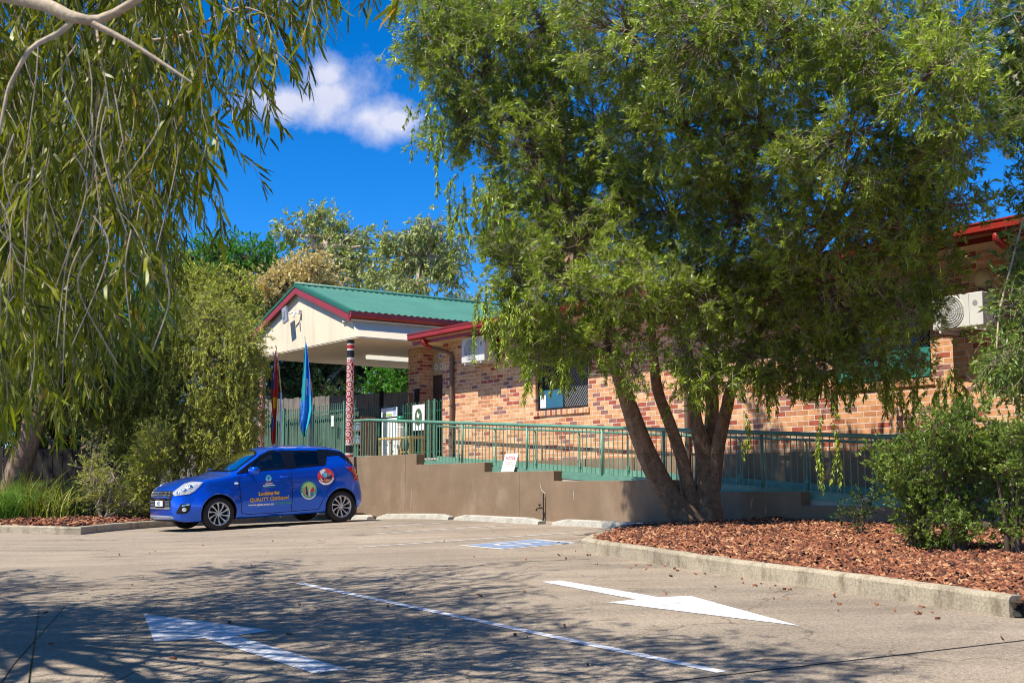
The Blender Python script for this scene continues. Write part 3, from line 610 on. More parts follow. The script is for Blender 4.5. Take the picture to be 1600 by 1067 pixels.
# wall mounted things
def aircon(t, w, z0, h, lab):
    a = Thing('air_conditioner', lab, 'air conditioner', (t, .85, z0), 'B', 'air conditioner units on the brick wall')
    mb = MB(); mb.box(t, t + w, .85, 1.17, z0, z0 + h); a.part('casing', mb, M['offwhite'], bevel=.012)
    mb = MB(); cx = t + w * .37; cz = z0 + h * .5
    for r in (.045, .08, .115, .15, .185, .215): mb.lathe([(r - .004, -.006), (r + .004, -.006), (r + .004, .006), (r - .004, .006), (r - .004, -.006)], (cx, .845, cz), 'y', 28)
    for k in range(12): an = k * math.pi / 6; mb.tube([(cx + .04 * math.cos(an), .845, cz + .04 * math.sin(an)), (cx + .215 * math.cos(an + .3), .845, cz + .215 * math.sin(an + .3))], .003, 4)
    a.part('fan_grille', mb, M['offwhite'])
    mb = MB(); mb.disc((cx, .8485, cz), .212, (0, -1, 0), 28); a.part('fan_opening', mb, pmat('fan_recess', (.30, .30, .29), .6))
    mb = MB(); mb.disc((cx, .838, cz), .038, (0, -1, 0), 14); a.part('fan_hub', mb, M['grey'])
    mb = MB(); mb.disc((t + w * .86, .8475, z0 + h * .68), .04, (0, -1, 0), 14); a.part('badge', mb, M['grey'])
    mb = MB(); mb.box(t + w * .74, t + w * .745, .846, .85, z0 + .02, z0 + h - .02); a.part('panel_seam', mb, M['grey'])
    for s_ in (.12, .82): mb = MB(); mb.box(t + w * s_, t + w * s_ + .035, .86, 1.285, z0 - .045, z0 - .004); a.part('bracket', mb, M['offwhite'])
    mb = MB(); mb.tube([(t + w, 1.1, z0 + .12), (t + w + .1, 1.12, z0 + .13), (t + w + .2, 1.2, z0 + .25), (t + w + .24, 1.27, z0 + .3)], .018, 8); a.part('hose', mb, M['grey'], smooth=True)
aircon(-.70, .88, 4.06, .54, 'off white air conditioner high on the wall beside the portico downpipe')
aircon(11.33, .80, 3.53, .46, 'off white air conditioner under the red gutter at the right edge')
for (tt, zz, lab) in ((.70, 4.21, 'round cream wall light beside the left air conditioner'), (11.87, 4.24, 'round cream wall light above the right air conditioner')):
    mb = MB(); mb.lathe([(0, -.09), (.06, -.088), (.11, -.07), (.135, -.035), (.14, 0)], (tt, 1.285, zz), 'y', 24)
    single('wall_light', mb, pmat('light_dome', (.52, .40, .20), .4), lab, 'light', (tt, 1.285, zz), 'B', 'round wall lights', smooth=True)
# twin head flood light on the gable
sl = Thing('security_light', 'grey security floodlight on a bracket high on the cream gable', 'light', (-7.0, .05, 5.6), 'B')
mb = MB(); mb.obox((-7.40, -.18, 5.80), (.13, .0, .03), (-.02, .035, .0), (-.05, 0, .20)); sl.part('lamp_head', mb, pmat('lamp_grey', (.30, .34, .42), .4), bevel=.01)
mb = MB(); mb.obox((-7.40, -.222, 5.80), (.05, .0, .012), (-.001, .004, .0), (-.02, 0, .09)); sl.part('lens', mb, M['grey'])
mb = MB(); mb.tube([(-7.27, -.14, 5.82), (-7.07, -.10, 5.84), (-6.97, .03, 5.84)], .018, 8); mb.box(-7.01, -6.91, -.04, .055, 5.79, 5.89); mb.tube([(-7.02, -.10, 5.82), (-7.0, -.14, 5.70)], .03, 8); sl.part('bracket', mb, M['white'])

# ------------------------------------------------------------------ retaining wall, ramp, landing, rails
segs = [(-9.9, -1.14, 2.105), (-1.14, 1.45, 1.875), (1.45, 3.7, 1.68), (3.7, 6.84, 1.49), (6.84, 9.6, 1.30), (9.6, 12.5, 1.10), (12.5, 15.5, .93)]
mb = MB()
v = [(segs[0][0], .2)]; top = []
for (a, b, z) in segs: top += [(a, z), (b, z)]
poly = [(segs[0][0], 0, .2)] + [(a, 0, z) for a, z in top] + [(segs[-1][1], 0, .2)]
mb.prism(poly, (0, .2, 0))
rw = Thing('retaining_wall', 'tan rendered retaining wall stepping down behind the parking bays', 'wall', (0, 0, .7), 'B')
rw.part('wall', mb, M['render'], bevel=.006)
mb = MB(); mb.box(2.62, 2.628, -.003, .0, .6, 1.675); mb.box(-1.60, -1.594, -.003, 0, .6, 2.1); rw.part('control_joint', mb, M['brownpipe'])
mb = MB(); mb.tube([(3.28, -.002, 1.45), (3.33, -.002, 1.33), (3.45, -.002, 1.26)], .006, 5); mb.tube([(-1.35, -.001, .95), (-1.33, -.001, 1.35)], .006, 5); mb.tube([(4.3, -.001, 1.15), (4.28, -.001, 1.32)], .006, 5); rw.part('crack', mb, M['slab'])
zr = lambda t: 1.84 - .0615 * max(t, -3.74)
mb = MB(); mb.prism([(-3.74, .2, .2), (-3.74, .2, zr(-3.74)), (15.3, .2, zr(15.3)), (15.3, .2, .2)], (0, 1.06, 0))
rp = Thing('access_ramp', 'concrete access ramp with green edge plates falling from the portico', 'ramp', (0, .2, 1), 'B')
rp.part('ramp_slab', mb, M['slab'])
mb = MB(); mb.prism([(-3.74, .188, zr(-3.74) - .07), (-3.74, .188, zr(-3.74) + .035), (15.3, .188, zr(15.3) + .035), (15.3, .188, zr(15.3) - .07)], (0, .01, 0)); rp.part('edge_plate', mb, M['railgreen'])
mb = MB(); mb.prism([(-2.1, 1.13, zr(-2.1) + .002), (-2.1, 1.13, zr(-2.1) + .13), (15.3, 1.13, zr(15.3) + .13), (15.3, 1.13, zr(15.3) + .002)], (0, .01, 0)); rp.part('edge_plate', mb, M['railgreen'])
mb = MB(); mb.box(-12.5, -3.745, .2, 9, .2, FZ); mb.box(-3.745, -2.16, 1.265, 9, .2, FZ)
single('portico_floor', mb, M['slab'], 'raised concrete floor of the portico', None, (-5, 1, FZ), 'B', kind='structure')
# front balustrade
fr = Thing('ramp_railing', 'green metal balustrade along the front edge of the ramp', 'railing', (0, .24, 1.8), 'B')
RB = .23; TEND = 13.4; rz = lambda t: zr(t) + .885
mb = MB(); pts_ = [(-4.62, RB, 2.70), (-4.66, RB, 2.86), (-4.60, RB, 2.93), (-4.5, RB, 2.955), (-3.74, RB, rz(-3.74))] + [(t, RB, rz(t)) for t in np.arange(-3, TEND, 1.0)] + [(TEND, RB, rz(TEND))]
mb.tube(pts_, .033, 10); fr.part('handrail', mb, M['railgreen'], smooth=True)
mb = MB(); mb.prism([(-4.5, RB - .012, zr(-4.5) + .035), (-4.5, RB - .012, zr(-4.5) + .065), (-3.74, RB - .012, zr(-3.74) + .065), (TEND, RB - .012, zr(TEND) + .065), (TEND, RB - .012, zr(TEND) + .035), (-3.74, RB - .012, zr(-3.74) + .035)], (0, .024, 0)); fr.part('bottom_rail', mb, M['railgreen'])
posts = [-4.45, -1.96, .3, 2.56, 4.82, 6.43, 7.2, 8.64, 10.78, 12.9]
for t in posts:
    mb = MB(); mb.tube([(t, RB, zr(t) - .02), (t, RB, rz(t))], .026, 10); fr.part('post', mb, M['railgreen'], smooth=True)
bal = [t for t in np.arange(-4.3, TEND - .05, .124) if min(abs(t - p) for p in posts) > .05]
near = sorted(bal, reverse=True)[:100]
for t in near:
    mb = MB(); mb.tube([(t, RB, zr(t) + .05), (t, RB, rz(t))], .0085, 6, False); fr.part('baluster', mb, M['railgreen'])
mb = MB()
for t in bal:
    if t not in near: mb.tube([(t, RB, zr(t) + .05), (t, RB, rz(t))], .0085, 6, False)
o = fr.part('balusters', mb, M['railgreen']); o['kind'] = 'stuff'
# wall side handrail
hr = Thing('wall_side_handrail', 'thin green handrail on slim posts along the wall side of the ramp', 'railing', (0, 1.08, 1.8), 'B')
mb = MB(); mb.tube([(-2.0, 1.08, zr(-2) + .80)] + [(t, 1.08, zr(t) + .80) for t in np.arange(-1, 14, 1.)], .022, 8); hr.part('handrail', mb, M['railgreen'], smooth=True)
for t in np.arange(-1.2, 13.5, 1.42):
    mb = MB(); mb.tube([(t, 1.12, zr(t)), (t, 1.12, zr(t) + .74), (t, 1.08, zr(t) + .79)], .016, 6); mb.box(t - .04, t + .04, 1.095, 1.128, zr(t) + .12, zr(t) + .20); hr.part('post', mb, M['railgreen'])
# notice board leaning on the balustrade
ns = Thing('notice_sign', 'small white notice board propped on the wall against the railing', 'sign', (2.1, .1, 1.68), 'B')
ex = Vector((1, 0, 0)); dn = Vector((0, .30, .95)).normalized(); nn = ex.cross(dn).normalized()
if nn.y > 0: nn = -nn
c = Vector((2.08, .105, 1.685)); W_, H_ = .43, .37
mb = MB(); mb.prism([c - ex * W_ / 2, c + ex * W_ / 2, c + ex * W_ / 2 + dn * H_, c - ex * W_ / 2 + dn * H_], -nn * .012); ns.part('board', mb, M['printwhite'])
def on_plane(mb, body, size, cx, cz, bold, org, ex, ey, nn, off=.002):
    vs, fs = text_mesh(body, size, bold); mb.add([org + ex * (v.x + cx) + ey * (v.y + cz) + nn * off for v in vs], fs)
mb = MB(); on_plane(mb, 'NOTICE', .088, 0, .245, .0025, c, ex, dn, nn); ns.part('lettering', mb, M['red'])
mb = MB()
for (zz, w0, w1) in ((.185, -.15, .15), (.145, -.11, .12), (.10, -.15, .14), (.055, -.13, .10)):
    x = w0
    while x < w1:
        w = random.uniform(.02, .05); mb.add([c + ex * x + dn * zz + nn * .002, c + ex * (x + w) + dn * zz + nn * .002, c + ex * (x + w) + dn * (zz + .014) + nn * .002, c + ex * x + dn * (zz + .014) + nn * .002], [(0, 1, 2, 3)]); x += w + .012
ns.part('small_print', mb, M['printtan'])
# garden tap
gt_ = Thing('garden_tap', 'brass garden tap on a dark standpipe against the tan wall', 'tap', (3.45, -.05, .75), 'B')
mb = MB(); mb.tube([(3.45, -.05, .7), (3.45, -.05, 1.27)], .011, 8); gt_.part('pipe', mb, M['black'])
mb = MB(); mb.tube([(3.45, -.05, 1.0), (3.41, -.10, 1.01), (3.36, -.13, .99), (3.34, -.14, .95)], [.016, .02, .017, .014], 8); mb.tube([(3.40, -.10, 1.0), (3.40, -.10, 1.06)], .01, 8); mb.tube([(3.36, -.10, 1.065), (3.44, -.10, 1.065)], .012, 8); gt_.part('spout', mb, pmat('old_brass', (.12, .09, .05), .4, .7))
# wheel stops
wlab = ['short weathered concrete wheel stop behind the blue car', 'long concrete wheel stop second from the car', 'long concrete wheel stop in front of the garden tap', 'pale concrete wheel stop nearest the big tree']
for i, (a, b) in enumerate(((-2.45, -1.75), (-1.35, 1.45), (1.65, 4.35), (4.75, 7.45))):
    mb = MB(); z0 = lambda t: gz(*Bw(t, -.75)[:2]); h = .115
    n = 8; tt = [a + (b - a) * k / n for k in range(n + 1)]; prof = [(-.86, 0), (-.835, h - .02), (-.81, h), (-.70, h), (-.675, h - .02), (-.66, 0)]
    for k, t in enumerate(tt):
        e = .55 if k in (0, n) else 1
        for (bb, zz) in prof: mb.v.append((t, bb, z0(t) - .01 + zz * e + random.uniform(-.002, .002)))
    ins = [(a + .1 * 1, 1), ]
    m_ = len(prof)
    for k in range(n):
        for j in range(m_ - 1): mb.f.append((k * m_ + j, k * m_ + j + 1, (k + 1) * m_ + j + 1, (k + 1) * m_ + j)); mb.mi.append(0)
    mb.f.append(tuple(range(m_))[::-1]); mb.f.append(tuple(range(n * m_, (n + 1) * m_))); mb.mi += [0, 0]
    single('wheel_stop', mb, M['wheelstop'], wlab[i], 'wheel stop', ((a + b) / 2, -.76, z0((a + b) / 2)), 'B', 'concrete wheel stops along the retaining wall')

# ------------------------------------------------------------------ fences
pf = Thing('picket_fence', 'green loop top picket fence left of the painted post', 'fence', (-7.5, .5, FZ), 'B')
mb = MB(); mb.box(-10.6, -4.75, .485, .515, 3.27, 3.30); pf.part('rail', mb, M['railgreen'])
mb = MB(); mb.box(-10.6, -4.75, .485, .515, 2.2, 2.23); pf.part('rail', mb, M['railgreen'])
for k in range(52):
    t = -10.5 + k * .112; mb = MB(); mb.tube([(t, .47, 2.12), (t, .47, 3.40), (t + .008, .47, 3.44), (t + .02, .47, 3.455)], .0105, 6); pf.part('picket', mb, M['railgreen'])
for t in (-10.4, -8.75, -7.05, -5.35):
    mb = MB(); mb.box(t - .03, t + .03, .46, .52, 2.07, 3.50); pf.part('post', mb, M['railgreen'])
mb = MB(); mb.box(-5.95, -5.82, .44, .446, 2.9, 3.17); pf.part('paper_tag', mb, M['printwhite'])
def paling(name, lab, A, B_, ztop, zbot, mat_, w=.10, cat='fence'):
    A, B_ = Vector(A), Vector(B_); d = (B_ - A); n = int(d.length / w); d.normalize(); nn_ = Vector((-d.y, d.x))
    th = Thing(name, lab, cat, (A.x, A.y, zbot)); mb = MB()
    for k in range(n):
        p = A + d * (k * w); q = A + d * (k * w + w * .96); o_ = .012 * (k % 2); zt = ztop + random.uniform(-.02, .02)
        a_ = [(p + nn_ * (o_ + s)) for s in (0, .014)]; b_ = [(q + nn_ * (o_ + s)) for s in (0, .014)]
        mb.add([(*a_[0], zbot), (*b_[0], zbot), (*b_[1], zbot), (*a_[1], zbot), (*a_[0], zt), (*b_[0], zt), (*b_[1], zt), (*a_[1], zt)], [(0, 3, 2, 1), (4, 5, 6, 7), (0, 1, 5, 4), (1, 2, 6, 5), (2, 3, 7, 6), (3, 0, 4, 7)])
    th.part('palings', mb, mat_)
    mb = MB()
    for zz in (zbot + .3, ztop - .3): c0 = A + nn_ * .06; c1 = B_ + nn_ * .06; mb.tube([(*c0, zz), (*c1, zz)], .035, 4)
    th.part('rail', mb, mat_)
paling('timber_fence', 'tall weathered grey paling fence behind the portico', (-15.8, 42.96), (-1.9, 33.88), 4.0, 1.6, M['fence_grey'])
p, q = Bw(-11, .62), Bw(-4.8, .62); paling('timber_fence', 'low green stained paling fence behind the green pickets', (p.x, p.y), (q.x, q.y), 3.22, 2.0, M['fence_green'], .09)
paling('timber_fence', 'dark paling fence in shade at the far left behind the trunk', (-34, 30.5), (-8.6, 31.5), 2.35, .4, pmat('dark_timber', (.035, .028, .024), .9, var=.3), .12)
gf = Thing('pool_gate', 'dark green loop top gate fence in front of the entry', 'gate', (-4.4, 1.32, FZ), 'B')
mb = MB(); mb.box(-6.7, -2.25, 1.31, 1.335, 3.14, 3.165); mb.box(-6.7, -2.25, 1.31, 1.335, 2.2, 2.225); gf.part('rail', mb, M['green_dark'])
for k in range(24):
    t = -6.65 + k * .19; mb = MB(); mb.tube([(t, 1.30, 2.14)] + [(t, 1.30, 3.30)] + [(t + .045 - .045 * math.cos(a), 1.30, 3.33 + .045 * math.sin(a)) for a in np.linspace(0.1, math.pi - .1, 6)] + [(t + .09, 1.30, 3.30), (t + .09, 1.30, 2.14)], .0095, 6); gf.part('loop_picket', mb, M['green_dark'])
for t in (-6.35, -6.15, -2.75, -2.5):
    mb = MB(); mb.tube([(t, 1.30, 2.07), (t, 1.30, 3.42)], .03, 8); gf.part('post', mb, M['railgreen'])

# ------------------------------------------------------------------ things on the portico
sh = Thing('shelf_rack', 'brown timber shelf rack holding tubs beside the painted post', 'shelf', (-6.6, .75, FZ), 'B')
s0, s1 = -5.45, -4.72
for zz in (2.12, 2.42, 2.74, 3.02): mb = MB(); mb.box(s0, s1, .6, 1.0, zz, zz + .03); sh.part('shelf', mb, M['brownwood'])
for tt in (s0, s1): mb = MB(); mb.box(tt - .02, tt + .02, .6, 1.0, 2.07, 3.1); sh.part('upright', mb, M['brownwood'])
mb = MB(); mb.box(s0, s1, 1.0, 1.02, 2.07, 3.1); sh.part('back', mb, M['black'])
k = 0
for zz, lab in ((2.45, 'lower pale blue plastic tub on the brown shelf rack'), (2.77, 'upper pale blue plastic tub on the brown shelf rack')):
    mb = MB(); mb.add([(s0 + .06, .62, zz), (s1 - .06, .62, zz), (s1 - .06, .95, zz), (s0 + .06, .95, zz), (s0 + .03, .57, zz + .16), (s1 - .03, .57, zz + .16), (s1 - .03, .98, zz + .16), (s0 + .03, .98, zz + .16)], [(0, 3, 2, 1), (0, 1, 5, 4), (1, 2, 6, 5), (2, 3, 7, 6), (3, 0, 4, 7)]); mb.box(s0 + .02, s1 - .02, .56, .99, zz + .155, zz + .175)
    single('storage_tub', mb, M['tubblue'], lab, 'tub', (-5.1, .78, zz), 'B', 'pale blue tubs on the shelf rack', bevel=.01)
bb = Thing('banner_stand', 'white display board with pale prints between the green fence posts', 'display board', (-4.3, 1.15, FZ), 'B')
mb = MB(); mb.box(-4.62, -3.86, 1.12, 1.16, 2.1, 3.05); bb.part('board', mb, M['printwhite'], bevel=.005)
mb = MB(); mb.box(-4.62, -3.86, 1.10, 1.118, 3.08, 3.30); hd = bb.part('header', mb, M['printwhite'])
mb = MB(); mb.box(-4.55, -4.1, 1.095, 1.099, 3.10, 3.16); bb.part('stripe', mb, M['printlime'], hd)
mb = MB(); mb.box(-4.05, -3.9, 1.095, 1.099, 3.12, 3.28); bb.part('stripe', mb, M['tubblue'], hd)
mb = MB()
for _ in range(16): x, z = random.uniform(-4.5, -3.95), random.uniform(2.2, 2.6); mb.disc((x, 1.116, z), random.uniform(.01, .03), (0, -1, 0), 8)
bb.part('print_marks', mb, M['printdark'])
mb = MB(); mb.lathe([(0, 0), (.09, 0), (.10, .5), (.085, .52), (.085, .62), (0, .62)], (-3.72, 1.12, 2.3), seg=18)
single('drink_cooler', mb, M['offwhite'], 'white cylindrical drink dispenser with a green lid beside the display board', 'dispenser', (-3.72, 1.12, 2.3), 'B', smooth=False)
mb = MB(); mb.lathe([(0, 0), (.095, 0), (.095, .12), (.07, .15), (0, .15)], (-3.72, 1.12, 2.921), seg=18); o = single('lid', mb, pmat('lid_green', (.01, .20, .10), .4), None, None, (0, 0, 0), 'B')
o.parent = bpy.data.objects['drink_cooler']; o.matrix_parent_inverse = Matrix.Identity(4); o.matrix_local = Matrix.Translation((3.72, -1.12, -2.3))
po = Thing('poster_board', 'white poster with a dark green round emblem hung on the gate', 'poster', (-3.0, 1.27, 2.7), 'B')
mb = MB(); mb.box(-3.42, -2.88, 1.26, 1.268, 2.72, 3.32); po.part('sheet', mb, M['printwhite'])
mb = MB(); mb.add([(-3.15 + .16 * math.cos(a), 1.256, 3.03 + .20 * math.sin(a)) for a in np.linspace(0, 2 * math.pi, 24, endpoint=False)], [tuple(range(24))]); po.part('emblem', mb, pmat('olive_print', (.06, .12, .05), .6))
mb = MB(); mb.add([(-3.20, 1.253, 3.16), (-3.12, 1.253, 3.08), (-3.08, 1.253, 3.12), (-3.13, 1.253, 3.0), (-3.22, 1.253, 3.03)], [(0, 1, 2, 3, 4)]); po.part('bird_mark', mb, M['printwhite'])
tb = Thing('yellow_table', 'small yellow timber table behind the ramp railing', 'table', (-2.9, .6, FZ), 'B')
mb = MB(); mb.box(-3.8, -2.35, .55, .95, 2.50, 2.54); tb.part('tabletop', mb, M['yellowwood'], bevel=.006)
for tt in (-3.76, -2.78, -2.39):
    for b_ in (.58, .90): mb = MB(); mb.box(tt - .02, tt + .02, b_ - .02, b_ + .02, zr(tt) + .0, 2.5); tb.part('leg', mb, M['yellowwood'])
mb = MB(); mb.box(-2.78, -2.39, .57, .60, 2.18, 2.21); tb.part('stretcher', mb, M['yellowwood'])
for (tt, zt, w, mt, lab) in ((-6.1, 3.86, .05, 'matt_black', 'thin black upright pole behind the gate fence'), (-4.35, 3.80, .07, 'matt_black', 'thick black timber upright beside the brick pier'), (-4.62, 3.72, .05, 'brownwood', 'orange brown timber upright beside the brick pier')):
    mb = MB(); mb.box(tt - w, tt + w, 1.9, 1.98, FZ, zt); single('timber_post', mb, M[mt], lab, 'post', (tt, 1.94, FZ), 'B', 'loose uprights behind the gate', bevel=.01)

# ------------------------------------------------------------------ flags
def flag(name, lab, Y, Ledge, Redge, ncol, colfn, mats, amp=.05):
    mb = MB(); nr = 34; 
    def interp(E, y): return float(np.interp(y, [e[1] for e in E], [e[0] for e in E]))
    y0, y1 = Ledge[0][1], Ledge[-1][1]; g = []
    for r in range(nr + 1):
        y = y0 + (y1 - y0) * r / nr; a, b = interp(Ledge, y), interp(Redge, y)
        for c_ in range(ncol + 1):
            u = c_ / ncol; fold = amp * math.sin(u * 9.5 + r * .06) * min(1, r / 8); p = at(a + (b - a) * u, y + .8 * math.sin(u * 7), Y + fold); mb.v.append(tuple(p))
    for r in range(nr):
        for c_ in range(ncol):
            k = r * (ncol + 1) + c_; mb.f.append((k, k + 1, k + ncol + 2, k + ncol + 1)); mb.mi.append(colfn((c_ + .5) / ncol, (r + .5) / nr))
    o_ = at(Ledge[0][0], Ledge[0][1], Y); ob = single(name, mb, mats, lab, 'flag', tuple(o_), smooth=True)
    so = ob.modifiers.new('thick', 'SOLIDIFY'); so.thickness = .004; return ob
def flagpole(lab, Y, pts_, mats):
    zb = gz(at(pts_[-1][0], 700, Y).x, Y); P = [at(x, y, Y) for x, y in pts_]; P[-1].z = zb + .1
    th = Thing('flagpole', lab, 'flagpole', (P[-1].x, Y, P[-1].z), group='flagpoles behind the car')
    mb = MB(); mb.tube(P[:3], [.012, .016, .018], 8); th.part('upper_pole', mb, M['pale_bark'], smooth=True)
    mb = MB(); mb.tube([P[2]] + P[3:], .024, 8); th.part('lower_pole', mb, mats, smooth=True)
flagpole('leaning flagpole carrying the red black and yellow flag', 28.6, [(431, 540), (434, 560), (439, 613), (440, 700)], M['white'])
flagpole('leaning flagpole carrying the blue and green flag', 28.8, [(476, 525), (479, 550), (487, 612), (487, 700)], M['grey'])
cl = lambda n, c: pmat(n, c, .8, var=.1)
def c1(u, v):
    if abs(u - .55) < .3 and .50 < v < .62: return 2
    if v < .42: return 0 if u < .55 else 1
    if .72 < v < .84 and u < .45: return 3
    return 1
flag('flag', 'furled black red and yellow flag hanging on the left pole', 28.55, [(430, 548), (427, 570), (423, 605), (424, 620), (426, 650), (423, 672), (425, 694)], [(432, 548), (433, 570), (435, 605), (434, 620), (432, 650), (431, 672), (430, 694)], 8, c1, [cl('flag_black', (.05, .05, .14)), cl('flag_red', (.55, .03, .02)), cl('flag_yellow', (.75, .45, .01)), cl('flag_navy', (.10, .10, .30))])
def c2(u, v):
    if .38 < v < .56 and .48 < u < .80 and not (.60 < u < .68 and v > .46): return 2
    if u < .42 and v < .62: return 0
    if v > .93: return 0
    if u > .78 and v > .55: return 3
    return 1
flag('flag', 'furled blue and green flag with a white emblem on the right pole', 28.7, [(477, 536), (475, 555), (472, 600), (469, 640), (468, 664), (472, 675), (474, 682)], [(479, 536), (482, 560), (485, 600), (487, 640), (483, 660), (479, 672), (477, 682)], 14, c2, [cl('flag_green', (.01, .28, .36)), cl('flag_blue', (.03, .22, .75)), cl('flag_white', (.8, .8, .8)), cl('flag_teal', (.01, .42, .56))])
# ------------------------------------------------------------------ blue hatchback
def carpaint():
    m = bpy.data.materials.new('blue_metallic_paint'); N, L = nodes_of(m); bs = N['Principled BSDF']
    bs.inputs['Base Color'].default_value = (.0, .08, .6, 1); bs.inputs['Metallic'].default_value = .62; bs.inputs['Roughness'].default_value = .28
    bs.inputs['Coat Weight'].default_value = .85; bs.inputs['Coat Roughness'].default_value = .03
    tc = N.new('ShaderNodeTexCoord'); nz = N.new('ShaderNodeTexNoise'); nz.inputs['Scale'].default_value = 900; L.new(tc.outputs['Object'], nz.inputs['Vector'])
    rp = N.new('ShaderNodeValToRGB'); rp.color_ramp.elements[0].color = (.0, .085, .66, 1); rp.color_ramp.elements[1].color = (.001, .13, .85, 1); L.new(nz.outputs['Fac'], rp.inputs['Fac']); L.new(rp.outputs[0], bs.inputs['Base Color']); return m
M['paint'] = carpaint()
def glassmat(name, tint, alpha_mix):
    m = bpy.data.materials.new(name); N, L = nodes_of(m); out = N['Material Output']; N.remove(N['Principled BSDF'])
    gl = N.new('ShaderNodeBsdfGlossy'); gl.inputs['Roughness'].default_value = .02; gl.inputs['Color'].default_value = (1, 1, 1, 1)
    tr = N.new('ShaderNodeBsdfTransparent'); tr.inputs['Color'].default_value = tint + (1,); fr_ = N.new('ShaderNodeFresnel'); fr_.inputs['IOR'].default_value = 1.5
    ad = N.new('ShaderNodeMath'); ad.operation = 'ADD'; ad.inputs[1].default_value = alpha_mix; ad.use_clamp = True; L.new(fr_.outputs[0], ad.inputs[0])
    mx = N.new('ShaderNodeMixShader'); L.new(ad.outputs[0], mx.inputs[0]); L.new(tr.outputs[0], mx.inputs[1]); L.new(gl.outputs[0], mx.inputs[2]); L.new(mx.outputs[0], out.inputs['Surface']); return m
M['carglass'] = glassmat('car_glass', (.34, .40, .38), .04); M['privacy'] = glassmat('privacy_glass', (.02, .025, .03), .02)
M['trimblack'] = pmat('gloss_black_trim', (.006, .006, .008), .12, var=.1); M['seat'] = pmat('seat_cloth', (.03, .03, .035), .9)
M['lamp'] = pmat('headlamp_glass', (.62, .64, .66), .12, .4, var=.25, vscale=22); M['tail'] = pmat('tail_lamp', (.50, .010, .008), .12, var=.2, vscale=9, coat=1)
U3, V3 = Vector((-.5800, .8146, 0)), Vector((.8146, .580, 0))
pF = Vector((-5.70, 23.50, 0)); pR = pF + 2.45 * V3; zF = gz(pF.x, pF.y) - .0; zR = gz(pR.x, pR.y)
Xc = (V3 * 2.45 + Vector((0, 0, zR - zF + .012))).normalized(); Yc = U3; Zc = Xc.cross(Yc).normalized()
Of = Vector((pF.x, pF.y, zF)) - Xc * .80
CM = Matrix(((Xc.x, Yc.x, Zc.x, Of.x), (Xc.y, Yc.y, Zc.y, Of.y), (Xc.z, Yc.z, Zc.z, Of.z), (0, 0, 0, 1))); CMI = CM.inverted()
WX = (.80, 3.25); WR = .298
def cv(pts):
    X_ = [p[0] for p in pts]; Y_ = [p[1] for p in pts]; n = len(pts); dl = [(Y_[i + 1] - Y_[i]) / (X_[i + 1] - X_[i]) for i in range(n - 1)]
    mm = [dl[0]] + [0 if dl[i - 1] * dl[i] <= 0 else 2 * dl[i - 1] * dl[i] / (dl[i - 1] + dl[i]) for i in range(1, n - 1)] + [dl[-1]]
    def f(x):
        if x <= X_[0]: return Y_[0]
        if x >= X_[-1]: return Y_[-1]
        i = max(j for j in range(n - 1) if X_[j] <= x); h = X_[i + 1] - X_[i]; t = (x - X_[i]) / h
        return (2 * t**3 - 3 * t**2 + 1) * Y_[i] + (t**3 - 2 * t**2 + t) * h * mm[i] + (-2 * t**3 + 3 * t**2) * Y_[i + 1] + (t**3 - t**2) * h * mm[i + 1]
    return f
f_zc = cv([(0, .62), (.015, .70), (.05, .765), (.13, .82), (.35, .90), (.65, .965), (.92, 1.005), (1.02, 1.03), (1.3, 1.20), (1.6, 1.365), (1.8, 1.44), (2.05, 1.478), (2.4, 1.492), (2.8, 1.485), (3.2, 1.455), (3.42, 1.425), (3.5, 1.37), (3.58, 1.24), (3.68, 1.05), (3.74, .97), (3.81, .82), (3.84, .6)])
f_zr = cv([(0, .585), (.03, .66), (.1, .745), (.35, .86), (.65, .925), (1.0, .965), (1.15, 1.0), (1.42, 1.155), (1.7, 1.305), (1.95, 1.385), (2.3, 1.415), (2.8, 1.41), (3.15, 1.385), (3.36, 1.35), (3.5, 1.27), (3.60, 1.13), (3.70, .985), (3.78, .86), (3.84, .57)])
f_zb = cv([(0, .56), (.03, .63), (.1, .71), (.35, .83), (.65, .90), (1.0, .94), (1.2, .965), (2.0, 1.0), (3.0, 1.04), (3.35, 1.055), (3.55, 1.03), (3.66, .97), (3.76, .85), (3.84, .55)])
f_Wb = cv([(0, .50), (.03, .58), (.1, .665), (.3, .755), (.6, .80), (1.0, .805), (2, .81), (3.0, .81), (3.35, .795), (3.55, .76), (3.72, .68), (3.84, .52)])
f_W = cv([(0, .54), (.03, .64), (.1, .735), (.25, .815), (.45, .85), (.8, .862), (1.3, .845), (2.4, .848), (3.2, .866), (3.5, .845), (3.7, .78), (3.8, .70), (3.84, .6)])
f_Wr = cv([(0, .42), (.03, .50), (.1, .60), (.35, .68), (1.0, .735), (1.15, .742), (1.5, .69), (1.9, .625), (2.4, .60), (3.1, .585), (3.36, .575), (3.5, .60), (3.62, .66), (3.7, .64), (3.84, .42)])
f_z0 = cv([(0, .27), (.05, .215), (.15, .185), (.4, .175), (1.2, .185), (3.1, .20), (3.5, .235), (3.75, .29), (3.84, .34)])
sx = sorted(set([0, .008, .02, .035, .055, .08, .11, .15, .2] + [round(.25 + .05 * i, 3) for i in range(68)] + [3.66, 3.70, 3.73, 3.76, 3.79, 3.81, 3.825, 3.834, 3.84])); sx = [x for x in sx if x <= 3.84]
NS1, NS2, NS3 = 16, 8, 9
